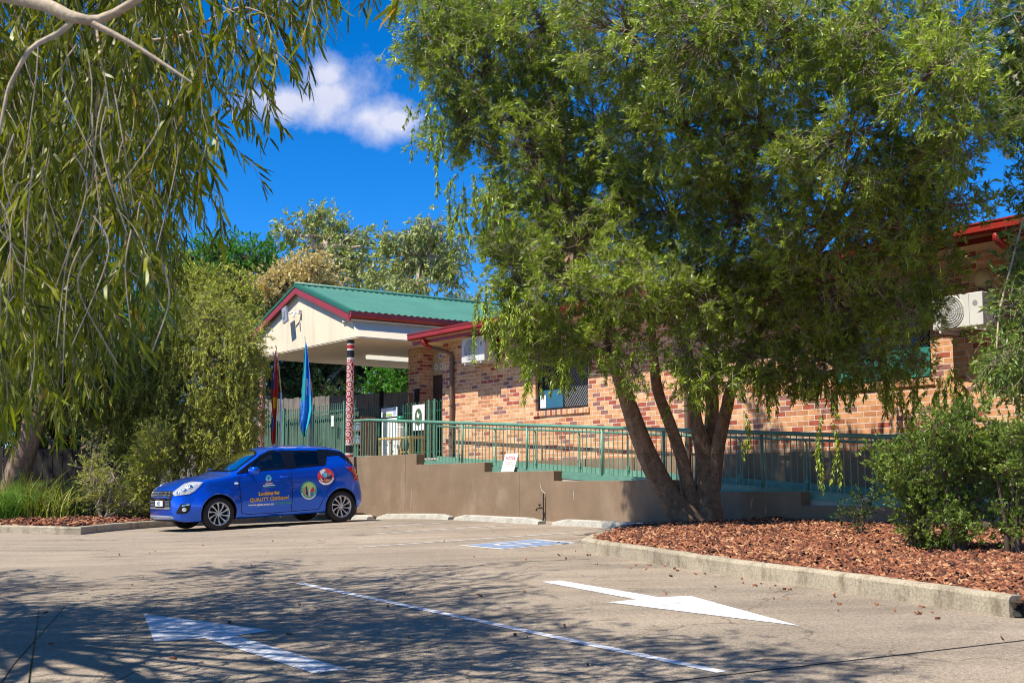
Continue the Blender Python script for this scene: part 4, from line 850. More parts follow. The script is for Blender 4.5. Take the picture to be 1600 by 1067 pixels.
def section(x):
    z0, zb, zr__, zc = f_z0(x), f_zb(x), f_zr(x), f_zc(x); W_, Wb, Wr = f_W(x), f_Wb(x), f_Wr(x); zb = min(zb, zr__ - .004); zc = max(zc, zr__ + .004); P = [(0, z0)]
    P.append((.6 * W_, z0))
    for k in range(NS1 + 1):
        s_ = k / NS1; z = z0 + (zb - z0) * s_
        y = W_ * (1 - .075 * ((.42 - s_) / .42) ** 2) if s_ < .42 else W_ + (Wb - W_) * ((s_ - .42) / .58) ** 1.9
        for wx in WX:
            d_ = math.hypot(x - wx, z - WR); y += .016 * math.exp(-((d_ - .36) / .05) ** 2) * (z > z0 + .02)
        y += .008 * math.exp(-((z - (.80 + .02 * x)) / .025) ** 2) * (1 if .5 < x < 3.5 else 0)          # shoulder crease
        y -= .010 * math.exp(-((z - .36) / .05) ** 2) * (1 if 1.2 < x < 2.85 else 0)
        P.append((y, z))
    for k in range(1, NS2 + 1):
        s_ = k / NS2; P.append((Wb + (Wr - Wb) * (s_ ** 1.15), zb + (zr__ - zb) * s_))
    for k in range(1, NS3 + 1):
        s_ = k / NS3; y = Wr * (1 - s_); P.append((y, zr__ + (zc - zr__) * (1 - (1 - s_) ** 2.1)))
    return P
sec = [section(x) for x in sx]; nP = len(sec[0]); cbm = bmesh.new(); rows = []
for x, P in zip(sx, sec):
    xo = lambda y, z: x + .10 * (abs(y) / .85) ** 2.2 * max(0, 1 - x / .6) if x < .6 else (x - .07 * (abs(y) / .85) ** 2.5 * max(0, (x - 3.3) / .54) if x > 3.3 else x)
    near_ = [cbm.verts.new((xo(y, z), -y, z)) for y, z in P]; far_ = [cbm.verts.new((xo(y, z), y, z)) for y, z in P[1:-1]]
    rows.append(near_ + far_[::-1])
nr_ = len(rows[0])
for i in range(len(rows) - 1):
    for k in range(nr_): cbm.faces.new((rows[i][k], rows[i][(k + 1) % nr_], rows[i + 1][(k + 1) % nr_], rows[i + 1][k]))
for r_ in (rows[0], rows[-1]):
    # cap strips
    for k in range(1, nr_ // 2 - 0):
        a_, b_, c_, d_ = r_[k], r_[k + 1] if k + 1 < nP else None, r_[nr_ - k - 1], r_[nr_ - k]
        if b_ is None: break
        try: cbm.faces.new((a_, b_, c_, d_)) if b_ is not c_ else cbm.faces.new((a_, b_, d_))
        except Exception: pass
    try: cbm.faces.new((r_[0], r_[1], r_[nr_ - 1]))
    except Exception: pass
bmesh.ops.recalc_face_normals(cbm, faces=cbm.faces[:])
bodyme = bpy.data.meshes.new('body'); cbm.to_mesh(bodyme); BV = BVHTree.FromBMesh(cbm); cbm.free()
car = Thing('parked_car', 'bright blue small hatchback with childcare lettering parked against the garden', 'car', (0, 0, 0)); car.e.matrix_world = CM
body = link('body', bodyme, [M['paint'], M['matt_black']])
for wx in WX:
    for s_ in (-1, 1):
        c_ = MB(); c_.lathe([(0, .56), (.335, .56), (.335, 1.05), (0, 1.05)] if s_ > 0 else [(0, -1.05), (.335, -1.05), (.335, -.56), (0, -.56)], (wx, 0, WR + .01), 'y', 48)
        co = link('cut', c_.mesh('cut'), M['matt_black'])
        bm_ = bmesh.new(); bm_.from_mesh(co.data); bmesh.ops.remove_doubles(bm_, verts=bm_.verts[:], dist=1e-5); bmesh.ops.recalc_face_normals(bm_, faces=bm_.faces[:]); bm_.to_mesh(co.data); bm_.free()
        md = body.modifiers.new('cut', 'BOOLEAN'); md.operation = 'DIFFERENCE'; md.object = co; md.solver = 'EXACT'
        dg = bpy.context.evaluated_depsgraph_get(); nm = bpy.data.meshes.new_from_object(body.evaluated_get(dg)); body.modifiers.clear(); body.data = nm; bpy.data.objects.remove(co)
def hitray(o_, d_, lift):
    h, n_, i_, dd = BV.ray_cast(o_, d_)
    if h is None: h, n_, i_, dd = BV.find_nearest(o_ + d_ * ((Vector((1.9, 0, .8)) - o_).dot(d_)))
    if n_.dot(d_) > 0: n_ = -n_
    return h + n_ * lift, n_
cam_l = CMI @ Vector((0, 0, CAMZ))
def px_local(px, py, lift):
    d_ = (CMI.to_3x3() @ ray(px, py)).normalized(); return hitray(cam_l, d_, lift)[0]
def dense(poly, step):
    bm = bmesh.new(); bm.faces.new([bm.verts.new((p[0], p[1], 0)) for p in poly]); xs_ = [p[0] for p in poly]; ys_ = [p[1] for p in poly]
    for a in np.arange(min(xs_) + step, max(xs_), step): bmesh.ops.bisect_plane(bm, geom=bm.verts[:] + bm.edges[:] + bm.faces[:], plane_co=(a, 0, 0), plane_no=(1, 0, 0))
    for a in np.arange(min(ys_) + step, max(ys_), step): bmesh.ops.bisect_plane(bm, geom=bm.verts[:] + bm.edges[:] + bm.faces[:], plane_co=(0, a, 0), plane_no=(0, 1, 0))
    bmesh.ops.triangulate(bm, faces=[f for f in bm.faces if len(f.verts) > 4])
    vs = [(v.co.x, v.co.y) for v in bm.verts]; bm.verts.index_update(); fs = [tuple(v.index for v in f.verts) for f in bm.faces]; bm.free(); return vs, fs
def decal(name, poly, mat_, lift=.004, step=2.5, parent=None, mirror=False, proj=None, thick=.0, smooth=True):
    """poly in photo pixels (or, with proj, in the plane of that projection) laid on the body surface"""
    vs, fs = dense(poly, step); P = [(px_local(x, y, lift) if proj is None else proj(x, y, lift)) for x, y in vs]
    out = []
    for sg in ((1, -1) if mirror else (1,)):
        me = bpy.data.meshes.new(name); me.from_pydata([(p.x, p.y * sg, p.z) for p in P], [], fs); me.polygons.foreach_set('use_smooth', [smooth] * len(fs)); me.update()
        o = link(name, me, mat_, parent or car.e)
        if thick: so = o.modifiers.new('t', 'SOLIDIFY'); so.thickness = thick; so.offset = 0
        out.append(o)
    return out
side = lambda x, z, lift: hitray(Vector((x, -3, z)), Vector((0, 1, 0)), lift)[0]
topp = lambda x, y, lift: hitray(Vector((x, y, 3)), Vector((0, 0, -1)), lift)[0]
frnt = lambda y, z, lift: hitray(Vector((-3, y, z)), Vector((1, 0, 0)), lift)[0]
back = lambda y, z, lift: hitray(Vector((6, y, z)), Vector((-1, 0, 0)), lift)[0]
w_front = [(1.40, 1.015), (2.15, 1.045), (2.15, 1.375), (1.93, 1.368), (1.72, 1.295), (1.50, 1.165)]
w_rear = [(2.31, 1.05), (2.86, 1.075), (2.90, 1.36), (2.6, 1.378), (2.31, 1.378)]
w_shield = [(1.06, 0), (1.07, .35), (1.13, .56), (1.20, .66), (1.45, .615), (1.66, .56), (1.74, .40), (1.765, 0)]
w_shield = w_shield + [(x, -y) for x, y in w_shield[::-1][1:-1]]
w_back = [(-.5, 1.06), (.5, 1.06), (.44, 1.33), (-.44, 1.33)]
def shrink(poly, k): cx = sum(p[0] for p in poly) / len(poly); cy = sum(p[1] for p in poly) / len(poly); return [Vector((cx + (p[0] - cx) * k, cy + (p[1] - cy) * k)) for p in poly]
bm = bmesh.new(); bm.from_mesh(body.data); kill = []
pa, pb, pc, pd = shrink(w_front, .93), shrink(w_rear, .92), shrink(w_shield, .95), shrink(w_back, .93)
for f in bm.faces:
    c = f.calc_center_median(); n_ = f.normal; kz = False
    if c.z > .98 and abs(n_.y) > .5 and abs(c.y) > .5: kz = inside(Vector((c.x, c.z)), pa) or inside(Vector((c.x, c.z)), pb)
    elif 1.0 < c.x < 1.85 and n_.z > .3: kz = inside(Vector((c.x, c.y)), pc)
    elif c.x > 3.4 and n_.x > .3: kz = inside(Vector((c.y, c.z)), pd)
    if kz: kill.append(f); continue
    dw = min(math.hypot(c.x - wx, c.z - WR - .01) for wx in WX)
    f.smooth = True
    if (dw < .337 and .5 < abs(c.y)) or (c.z < .30 and n_.z < -.7): f.material_index = 1
    if dw < .3365 and abs(c.y) > .5: f.smooth = False
bmesh.ops.delete(bm, geom=kill, context='FACES'); bm.to_mesh(body.data); bm.free(); body.parent = car.e
if len(body.data.materials) < 2:
    body.data.materials.clear(); body.data.materials.append(M['paint']); body.data.materials.append(M['matt_black'])
def band(poly, w, proj, name, mat_, lift, mirror):      # dark ceramic edge round a pane
    cx = sum(p[0] for p in poly) / len(poly); cy = sum(p[1] for p in poly) / len(poly); n = len(poly)
    P = [Vector(p) for p in poly]; D = []
    for a, b in zip(P, P[1:] + P[:1]):
        m_ = max(1, int((b - a).length / .04)); D += [a.lerp(b, i / m_) for i in range(m_)]
    C = Vector((cx, cy)); I = [p + (C - p).normalized() * w for p in D]; m_ = len(D)
    Q = [proj(p.x, p.y, lift) for p in D + I]; fs = [(i, (i + 1) % m_, m_ + (i + 1) % m_, m_ + i) for i in range(m_)]
    for sg in ((1, -1) if mirror else (1,)):
        me = bpy.data.meshes.new(name); me.from_pydata([(p.x, p.y * sg, p.z) for p in Q], [], fs); me.update(); link(name, me, mat_, car.e)
decal('side_window', w_front, M['carglass'], .003, .06, mirror=True, proj=side)
decal('side_window', w_rear, M['privacy'], .003, .06, mirror=True, proj=side)
decal('windscreen', w_shield, M['carglass'], .003, .07, proj=topp)
decal('rear_window', w_back, M['privacy'], .003, .07, proj=back)
for pol, pr, mi in ((w_front, side, True), (w_rear, side, True)): band(pol, .045, pr, 'window_seal', M['trimblack'], .005, mi)
band(w_shield, .05, topp, 'window_seal', M['trimblack'], .005, False); band(w_back, .06, back, 'window_seal', M['trimblack'], .005, False)
decal('pillar_trim', [(2.145, 1.04), (2.315, 1.045), (2.315, 1.385), (2.145, 1.385)], M['trimblack'], .006, .05, mirror=True, proj=side)
decal('pillar_trim', [(1.16, .985), (1.42, 1.012), (1.52, 1.165), (1.74, 1.297), (1.94, 1.372), (2.16, 1.38), (2.16, 1.398), (1.9, 1.388), (1.68, 1.300), (1.42, 1.150), (1.22, 1.02)], M['trimblack'], .013, .03, mirror=True, proj=side)
decal('pillar_trim', [(2.85, 1.07), (2.96, 1.085), (3.04, 1.25), (3.30, 1.262), (3.56, 1.06), (3.61, 1.03), (3.52, 1.19), (3.40, 1.325), (3.15, 1.37), (2.88, 1.385)], M['trimblack'], .0058, .05, mirror=True, proj=side)
# panel gaps
def gap(pts, name='panel_gap', w=.010, mirror=True):
    P = [Vector(p) for p in pts]; D = []
    for a, b in zip(P[:-1], P[1:]):
        m_ = max(1, int((b - a).length / .05)); D += [a.lerp(b, i / m_) for i in range(m_)]
    D.append(P[-1]); V_ = []
    for i, p in enumerate(D):
        t_ = (D[min(i + 1, len(D) - 1)] - D[max(0, i - 1)]).normalized(); n_ = Vector((-t_.y, t_.x)) * w / 2
        V_ += [side(*(p - n_), .0025), side(*(p + n_), .0025)]
    fs = [(2 * i, 2 * i + 2, 2 * i + 3, 2 * i + 1) for i in range(len(D) - 1)]
    for sg in (1, -1):
        me = bpy.data.meshes.new(name); me.from_pydata([(p.x, p.y * sg, p.z) for p in V_], [], fs); me.update(); link(name, me, M['matt_black'], car.e)
gap([(1.20, .95), (1.21, .6), (1.24, .28), (1.4, .255), (2.22, .26), (2.235, .6), (2.23, 1.03)])
gap([(2.23, .26), (2.78, .27), (2.86, .45), (2.95, .60), (3.12, .78), (3.16, .92), (3.10, 1.02)])
# lamps, grille and trim (outlines read off the photo and laid on the body)
hl = decal('headlight', [(270, 772.5), (273, 775), (296, 772), (305, 767), (312, 760), (318, 753.5), (300, 752.5), (288, 756), (276, 765), (270, 770)], M['lamp'], .008, 2, mirror=True, thick=.006)
for o in hl:
    sg = 1 if o is hl[0] else -1
    for (x, y, r) in ((288, 766, 4.0), (298, 761, 3.6), (279, 770.5, 2.4)):
        pv = decal('projector', [(x + r * math.cos(a), y + r * .75 * math.sin(a)) for a in np.linspace(0, 2 * math.pi, 12, endpoint=False)], M['chrome'], .013, 2, parent=o, mirror=False, thick=.004)[0]
        if sg < 0: pv.data.transform(Matrix.Scale(-1, 4, (0, 1, 0)))
gr_out = [(-.47, .735), (.47, .735), (.52, .70), (.53, .60), (.49, .47), (.44, .42), (-.44, .42), (-.49, .47), (-.53, .60), (-.52, .70)]
grl = decal('grille', gr_out, M['matt_black'], .006, .08, proj=frnt)[0]
for yy in np.arange(-.46, .47, .046):
    pass
mbg = MB(); k_ = 0
for zi, zz in enumerate(np.arange(.455, .72, .026)):
    if .575 < zz < .615: continue
    for yy in np.arange(-.46 + (.023 if zi % 2 else 0), .47, .046):
        if abs(yy) < .27 and zz < .58: continue
        p = frnt(yy, zz, .011); mbg.add([p + Vector((0, -.012, 0)), p + Vector((-.003, 0, -.0085)), p + Vector((0, .012, 0)), p + Vector((-.003, 0, .0085))], [(0, 1, 2, 3)])
link('mesh_pattern', mbg.mesh('mesh_pattern'), M['silver'], grl)
decal('grille_bar', [(-.50, .585), (.50, .585), (.50, .608), (-.50, .608)], M['trimblack'], .012, .08, parent=grl, proj=frnt)
decal('grille_lip', [(-.47, .415), (.47, .415), (.50, .44), (-.50, .44)], M['grey'], .012, .08, parent=grl, proj=frnt)
decal('front_skirt', [(-.60, .255), (.60, .255), (.55, .30), (-.55, .30)], M['grey'], .008, .08, proj=frnt)
decal('badge', [(-.045, .69), (0, .665), (.045, .69), (.03, .715), (0, .70), (-.03, .715)], M['chrome'], .016, .02, parent=grl, proj=frnt)
# number plate
pl = MB(); pz0, pz1 = .465, .565; xf = frnt(0, .52, 0).x - .028; pl.box(xf, xf + .012, -.19, .19, pz0, pz1); plo = link('number_plate', pl.mesh('number_plate'), M['printwhite'], car.e)
vs, fs = text_mesh('451', .10, .002); t_ = MB(); t_.add([Vector((xf - .002, -v.x, .48 + v.y)) for v in vs], fs); link('plate_lettering', t_.mesh('plate_lettering'), M['printdark'], plo)
# fog lamp pocket
fp = decal('fog_lamp', [(275, 801), (280, 792), (283, 786.5), (296, 786), (298, 789), (297, 797), (292, 801.5), (284, 803)], M['matt_black'], .006, 2, mirror=True, thick=.004)
for o in fp:
    for nm_, pol, mt in (('running_light', [(284, 789.5), (296, 787), (297, 788.8), (285, 791)], 'chrome'), ('bulb', [(288 + 3.6 * math.cos(a), 796 + 3.2 * math.sin(a)) for a in np.linspace(0, 6.28, 12, endpoint=False)], 'lamp')):
        pv = decal(nm_, pol, M[mt], .011, 2, parent=o)[0]
        if o is fp[1]: pv.data.transform(Matrix.Scale(-1, 4, (0, 1, 0)))
decal('tail_lamp', [(541, 729.5), (552, 731), (558, 734), (561, 742), (563.5, 750), (558.5, 749), (552, 740), (546, 735)], M['tail'], .010, 2, mirror=True, thick=.008)
decal('side_indicator', [(369 + 3.4 * math.cos(a), 755 + 1.8 * math.sin(a)) for a in np.linspace(0, 6.28, 12, endpoint=False)], M['printwhite'], .006, 2, mirror=True)
# lettering and stickers on the near doors
def pxtext(name, body_, x0, x1, ybase, slope, hgt, mat_, bold, italic=0):
    vs, fs = text_mesh(body_, 1, bold, 'LEFT'); a = min(v.x for v in vs); b = max(v.x for v in vs); s_ = (x1 - x0) / (b - a); top = .72
    P = [px_local(x0 + (v.x - a) * s_ + v.y * italic, ybase + slope * ((v.x - a) * s_) - v.y / top * hgt, .0045) for v in vs]
    me = bpy.data.meshes.new(name); me.from_pydata([tuple(p) for p in P], [], fs); me.update(); return link(name, me, mat_, car.e)
pxtext('lettering', 'Looking for', 404, 437.8, 774.0, -.075, 5.6, M['yellow'], .055)
pxtext('lettering', 'QUALITY Childcare?', 390, 451.5, 784.0, -.085, 5.6, M['yellow'], .045)
pxtext('lettering', 'www.qsca.com.au', 387.5, 428, 790.2, -.05, 3.4, M['printwhite'], .05)
pxtext('lettering', 'Ph: 3451 9866', 429.5, 455.5, 788.0, -.075, 3.6, M['printgreen'], .03)
def ell(cx, cy, rx, ry, a0=0, a1=360, n=26): return [(cx + rx * math.cos(R(a)), cy + ry * math.sin(R(a))) for a in np.linspace(a0, a1, n, endpoint=(a1 - a0) < 360)]
lg = decal('door_logo', ell(419.5, 747.5, 4.6, 5.6), M['printcyan'], .0045, 2)[0]
for pol, mt in (([(416, 745.5), (422.5, 745), (422.5, 746.4), (419.9, 746.6), (419.9, 749.5), (419, 749.5), (419, 746.7), (416, 747)], 'printdark'), ([(416, 751.6), (424, 750.9), (424, 752.4), (416, 753.1)], 'printred'), ([(414.5, 754.8), (425.8, 753.9), (425.8, 755.6), (414.5, 756.6)], 'printwhite'), ([(411, 758), (429.6, 756.8), (429.6, 758.2), (411, 759.6)], 'printwhite'), ([(411.5, 760.6), (429, 759.6), (429, 760.4), (411.5, 761.4)], 'printgreen')):
    decal('logo_mark', pol, M[mt], .0062, 3, parent=lg)
s1 = decal('round_sticker', ell(482.3, 766, 13.0, 14.6), M['printgreen'], .0045, 3)[0]
arc = ell(482.3, 766, 12.6, 14.2, 25, 160, 14) + ell(482.3, 765.5, 11, 12.2, 160, 25, 14)
for pol, mt, lf in ((arc, 'printwhite', .006), (ell(482.5, 764.5, 10.2, 11.2), 'printlime', .006), ([(473, 762), (477, 760), (478, 772), (475, 773), (473, 768)], 'printtan', .0073), ([(477.5, 759.5), (479.5, 759.5), (480, 765), (481.5, 773), (479.5, 774), (477.5, 771)], 'printdark', .0085), ([(482.5, 763), (484.5, 763), (484, 776), (482.5, 776)], 'white', .0073), ([(485, 766), (489, 760), (491, 763), (490.5, 768), (485.3, 769)], 'printred', .0073), ([(485.2, 769), (490, 768.5), (489, 774), (485, 775)], 'printblue', .0085)):
    decal('sticker_print', pol, M[mt], lf, 4, parent=s1)
s2 = decal('round_sticker', ell(508.8, 744.5, 13.0, 13.2), M['printred'], .0045, 3)[0]
arc = ell(508.8, 744.5, 12.8, 13.0, 10, 150, 14) + ell(508.8, 744, 10.6, 10.6, 150, 10, 14)
for pol, mt, lf in ((arc, 'printwhite', .006), ([(499, 736), (505, 732.5), (509, 734), (506, 738), (502, 742)], 'printwhite', .006), ([(503, 739), (511, 738), (511, 745), (506, 746), (503, 742)], 'printcyan', .0073), ([(509, 746), (518, 742), (518, 747.5), (510, 748)], 'printdark', .0085), ([(505, 748), (512, 748.5), (518, 749), (512, 753), (507, 752)], 'printtan', .0073), ([(512, 739.5), (517, 739), (516, 743), (512, 743.5)], 'printtan', .0095), ([(503, 747), (506, 746.8), (506, 749), (503, 749)], 'matt_black', .0085), ([(500, 746), (503, 748), (505, 752.5), (502, 750.5)], 'printwhite', .0073)):
    decal('sticker_print', pol, M[mt], lf, 4, parent=s2)
# mirrors and handles
def blob(name, c, r, mat_, par=None, seg=(16, 10), cut=None):
    mb = MB(); n_, m_ = seg
    for j in range(m_ + 1):
        th = math.pi * j / m_
        for i in range(n_):
            ph = 2 * math.pi * i / n_; q = lambda v, e: math.copysign(abs(v) ** e, v)
            mb.v.append((c[0] + r[0] * q(math.sin(th), .7) * q(math.cos(ph), .7), c[1] + r[1] * q(math.sin(th), .7) * q(math.sin(ph), .7), c[2] + r[2] * q(math.cos(th), .7)))
    for j in range(m_):
        for i in range(n_): mb.f.append((j * n_ + i, j * n_ + (i + 1) % n_, (j + 1) * n_ + (i + 1) % n_, (j + 1) * n_ + i)); mb.mi.append(0)
    return link(name, mb.mesh(name, smooth=True), mat_, par or car.e)
for sg in (-1, 1):
    mo = blob('mirror', (1.42, sg * .975, 1.035), (.085, .125, .075), M['paint'])
    st = MB(); st.tube([(1.43, sg * .80, .985), (1.43, sg * .90, .99)], .022, 8); link('mirror_stalk', st.mesh('mirror_stalk'), M['trimblack'], mo)
    mg = MB(); mg.box(1.500, 1.507, sg * .965 - .085, sg * .965 + .085, .985, 1.075); link('mirror_glass', mg.mesh('mirror_glass'), M['chrome'], mo)
    hh = side(2.10, .90, 0).y; hb = MB(); hb.tube([(1.99, sg * abs(hh) * 1.0, .90), (2.01, sg * (abs(hh) + .03), .902), (2.15, sg * (abs(hh) + .03), .908), (2.17, sg * abs(hh), .908)], [.010, .014, .014, .010], 8); link('door_handle', hb.mesh('door_handle', smooth=True), M['paint'], car.e)
# wipers, antenna, interior
wp = MB(); wp.tube([topp(1.10, -.5, .02), topp(1.13, -.1, .02)], .008, 5); link('wiper', wp.mesh('wiper'), M['matt_black'], car.e)
wp = MB(); wp.tube([topp(1.09, .02, .02), topp(1.15, .48, .02)], .008, 5); link('wiper', wp.mesh('wiper'), M['matt_black'], car.e)
an = MB(); an.tube([(3.2, 0, 1.44), (3.34, 0, 1.56)], [.006, .003], 6); link('antenna', an.mesh('antenna'), M['matt_black'], car.e)
ib = MB(); ib.box(1.15, 3.5, -.70, .70, .42, .50); ib.prism([(1.12, -.68, .5), (1.12, -.68, .96), (1.5, -.68, .95), (1.6, -.68, .8), (1.5, -.68, .5)], (0, 1.36, 0)); link('dashboard', ib.mesh('dashboard'), M['seat'], car.e)
for yy in (-.36, .36):
    for xx in (2.0, 2.85):
        blob('seat', (xx, yy, .68), (.26, .24, .10), M['seat']); s_ = blob('seat_back', (xx + .27, yy, .93), (.09, .23, .30), M['seat']); blob('head_rest', (xx + .30, yy, 1.25), (.05, .12, .09), M['seat'], s_)
sw = MB(); sw.lathe([(.17 + .015 * math.cos(a), .015 * math.sin(a)) for a in np.linspace(0, 6.283, 9)], (0, 0, 0), 'x', 24); o = link('steering_wheel', sw.mesh('steering_wheel', smooth=True), M['black'], car.e); o.location = (1.62, .36, .93); o.rotation_euler = (0, R(-20), 0)
# wheels
def wheel(wx, sg):
    yo = sg * .845; tm = MB(); s_ = sg
    prof = [(.205, -.10), (.235, -.105), (.27, -.10), (.290, -.085), (.298, -.055), (.299, 0), (.298, .055), (.290, .085), (.27, .10), (.235, .104), (.207, .098)]
    tm.lathe([(r, yo - s_ * .10 + h * s_) for r, h in prof], (wx, 0, WR), 'y', 40); ty = link('tyre', tm.mesh('tyre', smooth=True), M['rubber'], None)
    w = bpy.data.objects.new('wheel', None); COL.objects.link(w); w.parent = car.e; ty.parent = w
    y_ = yo - s_ * .10; rm = MB(); rm.lathe([(.207, y_ + s_ * .098), (.200, y_ + s_ * .101), (.192, y_ + s_ * .090), (.185, y_ + s_ * .03), (.182, y_ - s_ * .09)], (wx, 0, WR), 'y', 40)
    for k in range(10):
        a = 2 * math.pi * k / 10 + .2; tw = .20 if True else 0; wd = .085 if k % 2 == 0 else .05
        for (r0, r1, w0, w1, y0_, y1_, da) in ((.035, .11, .12, .075, .070, .082, .10), (.11, .203, .075, .12, .082, .088, .12)):
            pts_ = []
            for (rr, ww, yy, dd) in ((r0, w0 if r0 > .05 else .30, y0_, 0 if r0 < .1 else .10), (r1, w1 / (r1) * .11 * (1.5 if r1 > .15 else 1), y1_, .10 if r1 < .15 else .22)):
                for e in (-1, 1): an_ = a - s_ * dd + e * ww; pts_.append(Vector((wx + rr * math.cos(an_), y_ + s_ * yy, WR + rr * math.sin(an_))))
            q0, q1, q2, q3 = pts_[0], pts_[1], pts_[3], pts_[2]; dpt = Vector((0, -s_ * .028, 0)); rm.add([q0, q1, q2, q3, q0 + dpt, q1 + dpt, q2 + dpt, q3 + dpt], [(0, 1, 2, 3), (0, 4, 5, 1), (1, 5, 6, 2), (2, 6, 7, 3), (3, 7, 4, 0)])
    rm.lathe([(0, y_ + s_ * .088), (.03, y_ + s_ * .086), (.038, y_ + s_ * .072), (.045, y_ + s_ * .04)], (wx, 0, WR), 'y', 16)
    link('rim', rm.mesh('rim'), M['silver'], w)
    dk = MB(); dk.disc((wx, y_ + s_ * .030, WR), .19, (0, s_, 0), 28); dk.disc((wx, y_ - s_ * .09, WR), .20, (0, -s_, 0), 28); link('backing_disc', dk.mesh('backing_disc'), M['matt_black'], w)  # dark backing discs added behind the open spokes
for wx in WX:
    for sg in (-1, 1): wheel(wx, sg)
# ------------------------------------------------------------------ vegetation
def frame_of(d, n):
    a = RNG.normal(size=(n, 3)); e1 = norm(np.cross(d, a)); e2 = np.cross(d, e1); return e1, e2
def twig_leaves(pos, dr, sc, K, L, W, ang=(35, 75), seg=.14, tipfrac=.35, droop=.15, tint=None, curl=.1, bend=False):
    """K leaves on each twig; returns verts, quads and one tint per leaf"""
    n = len(pos); e1, e2 = frame_of(dr, n)
    s = (np.arange(K) / max(1, K - 1))[None] * (1 - tipfrac) + tipfrac * RNG.random((n, K)); s = np.clip(s, 0, 1)
    ph = RNG.uniform(0, 2 * math.pi, (n, K)); th = np.radians(RNG.uniform(ang[0], ang[1], (n, K)) * (1.05 - .45 * s))
    l = dr[:, None] * np.cos(th)[..., None] + (e1[:, None] * np.cos(ph)[..., None] + e2[:, None] * np.sin(ph)[..., None]) * np.sin(th)[..., None]
    l[..., 2] -= droop; l = norm(l); base = pos[:, None] + dr[:, None] * (s * seg * sc[:, None])[..., None]
    LL = L * sc[:, None] * RNG.uniform(.65, 1.15, (n, K)); WW = W * sc[:, None] * RNG.uniform(.75, 1.2, (n, K))
    w = norm(np.cross(l, dr[:, None] + RNG.normal(0, .45, (n, K, 3)))); nn_ = np.cross(l, w)
    mid = base + l * (LL * .48)[..., None] + nn_ * (LL * curl * .5)[..., None]; tip = base + l * LL[..., None] - nn_ * (LL * curl)[..., None]
    t_ = (tint[:, None] if tint is not None else RNG.random((n, 1))) * .6 + .4 * RNG.random((n, K))
    if not bend:
        V = np.stack([base, mid - w * (WW / 2)[..., None], tip, mid + w * (WW / 2)[..., None]], 2).reshape(-1, 3); m_ = n * K
        return V, np.arange(m_ * 4).reshape(-1, 4), t_.ravel()
    m2 = base + l * (LL * .25)[..., None] + nn_ * (LL * curl * .3)[..., None]; m3 = base + l * (LL * .75)[..., None] + nn_ * (LL * curl * .1)[..., None]
    V = np.stack([base, m2 - w * (WW * .5)[..., None], m2 + w * (WW * .5)[..., None], m3 - w * (WW * .38)[..., None], m3 + w * (WW * .38)[..., None], tip], 2).reshape(-1, 3); m_ = n * K
    F = np.concatenate([np.array([[0, 1, 2, 2], [1, 3, 4, 2], [3, 5, 4, 4]])[None] + (np.arange(m_) * 6)[:, None, None]]).reshape(-1, 4)
    return V, F, np.repeat(t_.ravel(), 3)
def fix_tris(F): return F
def stems_np(pos, dr, ln, w):
    n = len(pos); e1, e2 = frame_of(dr, n); tip = pos + dr * ln[:, None]
    V = []
    for e in (e1, norm(-.5 * e1 + .87 * e2), norm(-.5 * e1 - .87 * e2)): V += [pos + e * w, tip + e * w * .4]
    V = np.stack(V, 1).reshape(-1, 3); f = np.array([(0, 2, 3, 1), (2, 4, 5, 3), (4, 0, 1, 5)]); return V, (f[None] + (np.arange(n) * 6)[:, None, None]).reshape(-1, 4)
def crown_mesh(name, parent, parts, leafm, stemm):
    """parts: list of (V, F, tint or None)"""
    Vs, Fs, Ts, Ms, o = [], [], [], [], 0
    for (V, F, t_) in parts:
        Vs.append(V); Fs.append(F + o); o += len(V); Ts.append(t_ if t_ is not None else np.zeros(len(F))); Ms.append(np.full(len(F), 0 if t_ is not None else 1))
    V, F, T_, Mi = map(np.concatenate, (Vs, Fs, Ts, Ms)); deg = F[:, 2] == F[:, 3]
    if deg.any():      # true triangles: split off
        me = bpy.data.meshes.new(name); me.vertices.add(len(V)); me.vertices.foreach_set('co', V.astype(np.float32).ravel()); cnt = np.where(deg, 3, 4)
        st = np.concatenate([[0], np.cumsum(cnt)[:-1]]); keep = np.ones(F.shape, bool); keep[deg, 3] = False; idx = F[keep]
        me.loops.add(len(idx)); me.loops.foreach_set('vertex_index', idx.astype(np.int32)); me.polygons.add(len(F)); me.polygons.foreach_set('loop_start', st.astype(np.int32)); me.polygons.foreach_set('loop_total', cnt.astype(np.int32)); me.polygons.foreach_set('material_index', Mi.astype(np.int32))
        me.update(calc_edges=True); a = me.attributes.new('tint', 'FLOAT', 'FACE'); a.data.foreach_set('value', T_.astype(np.float32)); return link(name, me, [leafm, stemm], parent)
    return np_mesh(name, V, F, [leafm, stemm], parent, Mi, T_)
def px_blobs(lst, Y, zj=0., seed=1, depth=None):
    out = []
    for b in lst:
        x, y, rx, ry = b[:4]; Yb = (b[4] if len(b) > 4 else Y) + random.uniform(-zj, zj); c = at(x, y, Yb); k = Yb / 1994.0
        out.append((np.array(c), np.array([rx * k, (depth or max(rx, ry) * k * .9), ry * k])))
    return out
def clumps(blobs, dens, shell=(.55, 1.05), keep=None):
    """sub clump centres inside the blobs"""
    C, O = [], []
    for c, r in blobs:
        n = max(3, int(dens * (r[0] * r[2] + r[1] * r[2] + r[0] * r[1]) * 1.0)); u = norm(RNG.normal(size=(n, 3))); f = RNG.uniform(shell[0], shell[1], n)[:, None]
        p = c + u * r * f; C.append(p); O.append(norm(u / r))
    C, O = np.concatenate(C), np.concatenate(O)
    if keep is not None: k = keep(C); C, O = C[k], O[k]
    return C, O
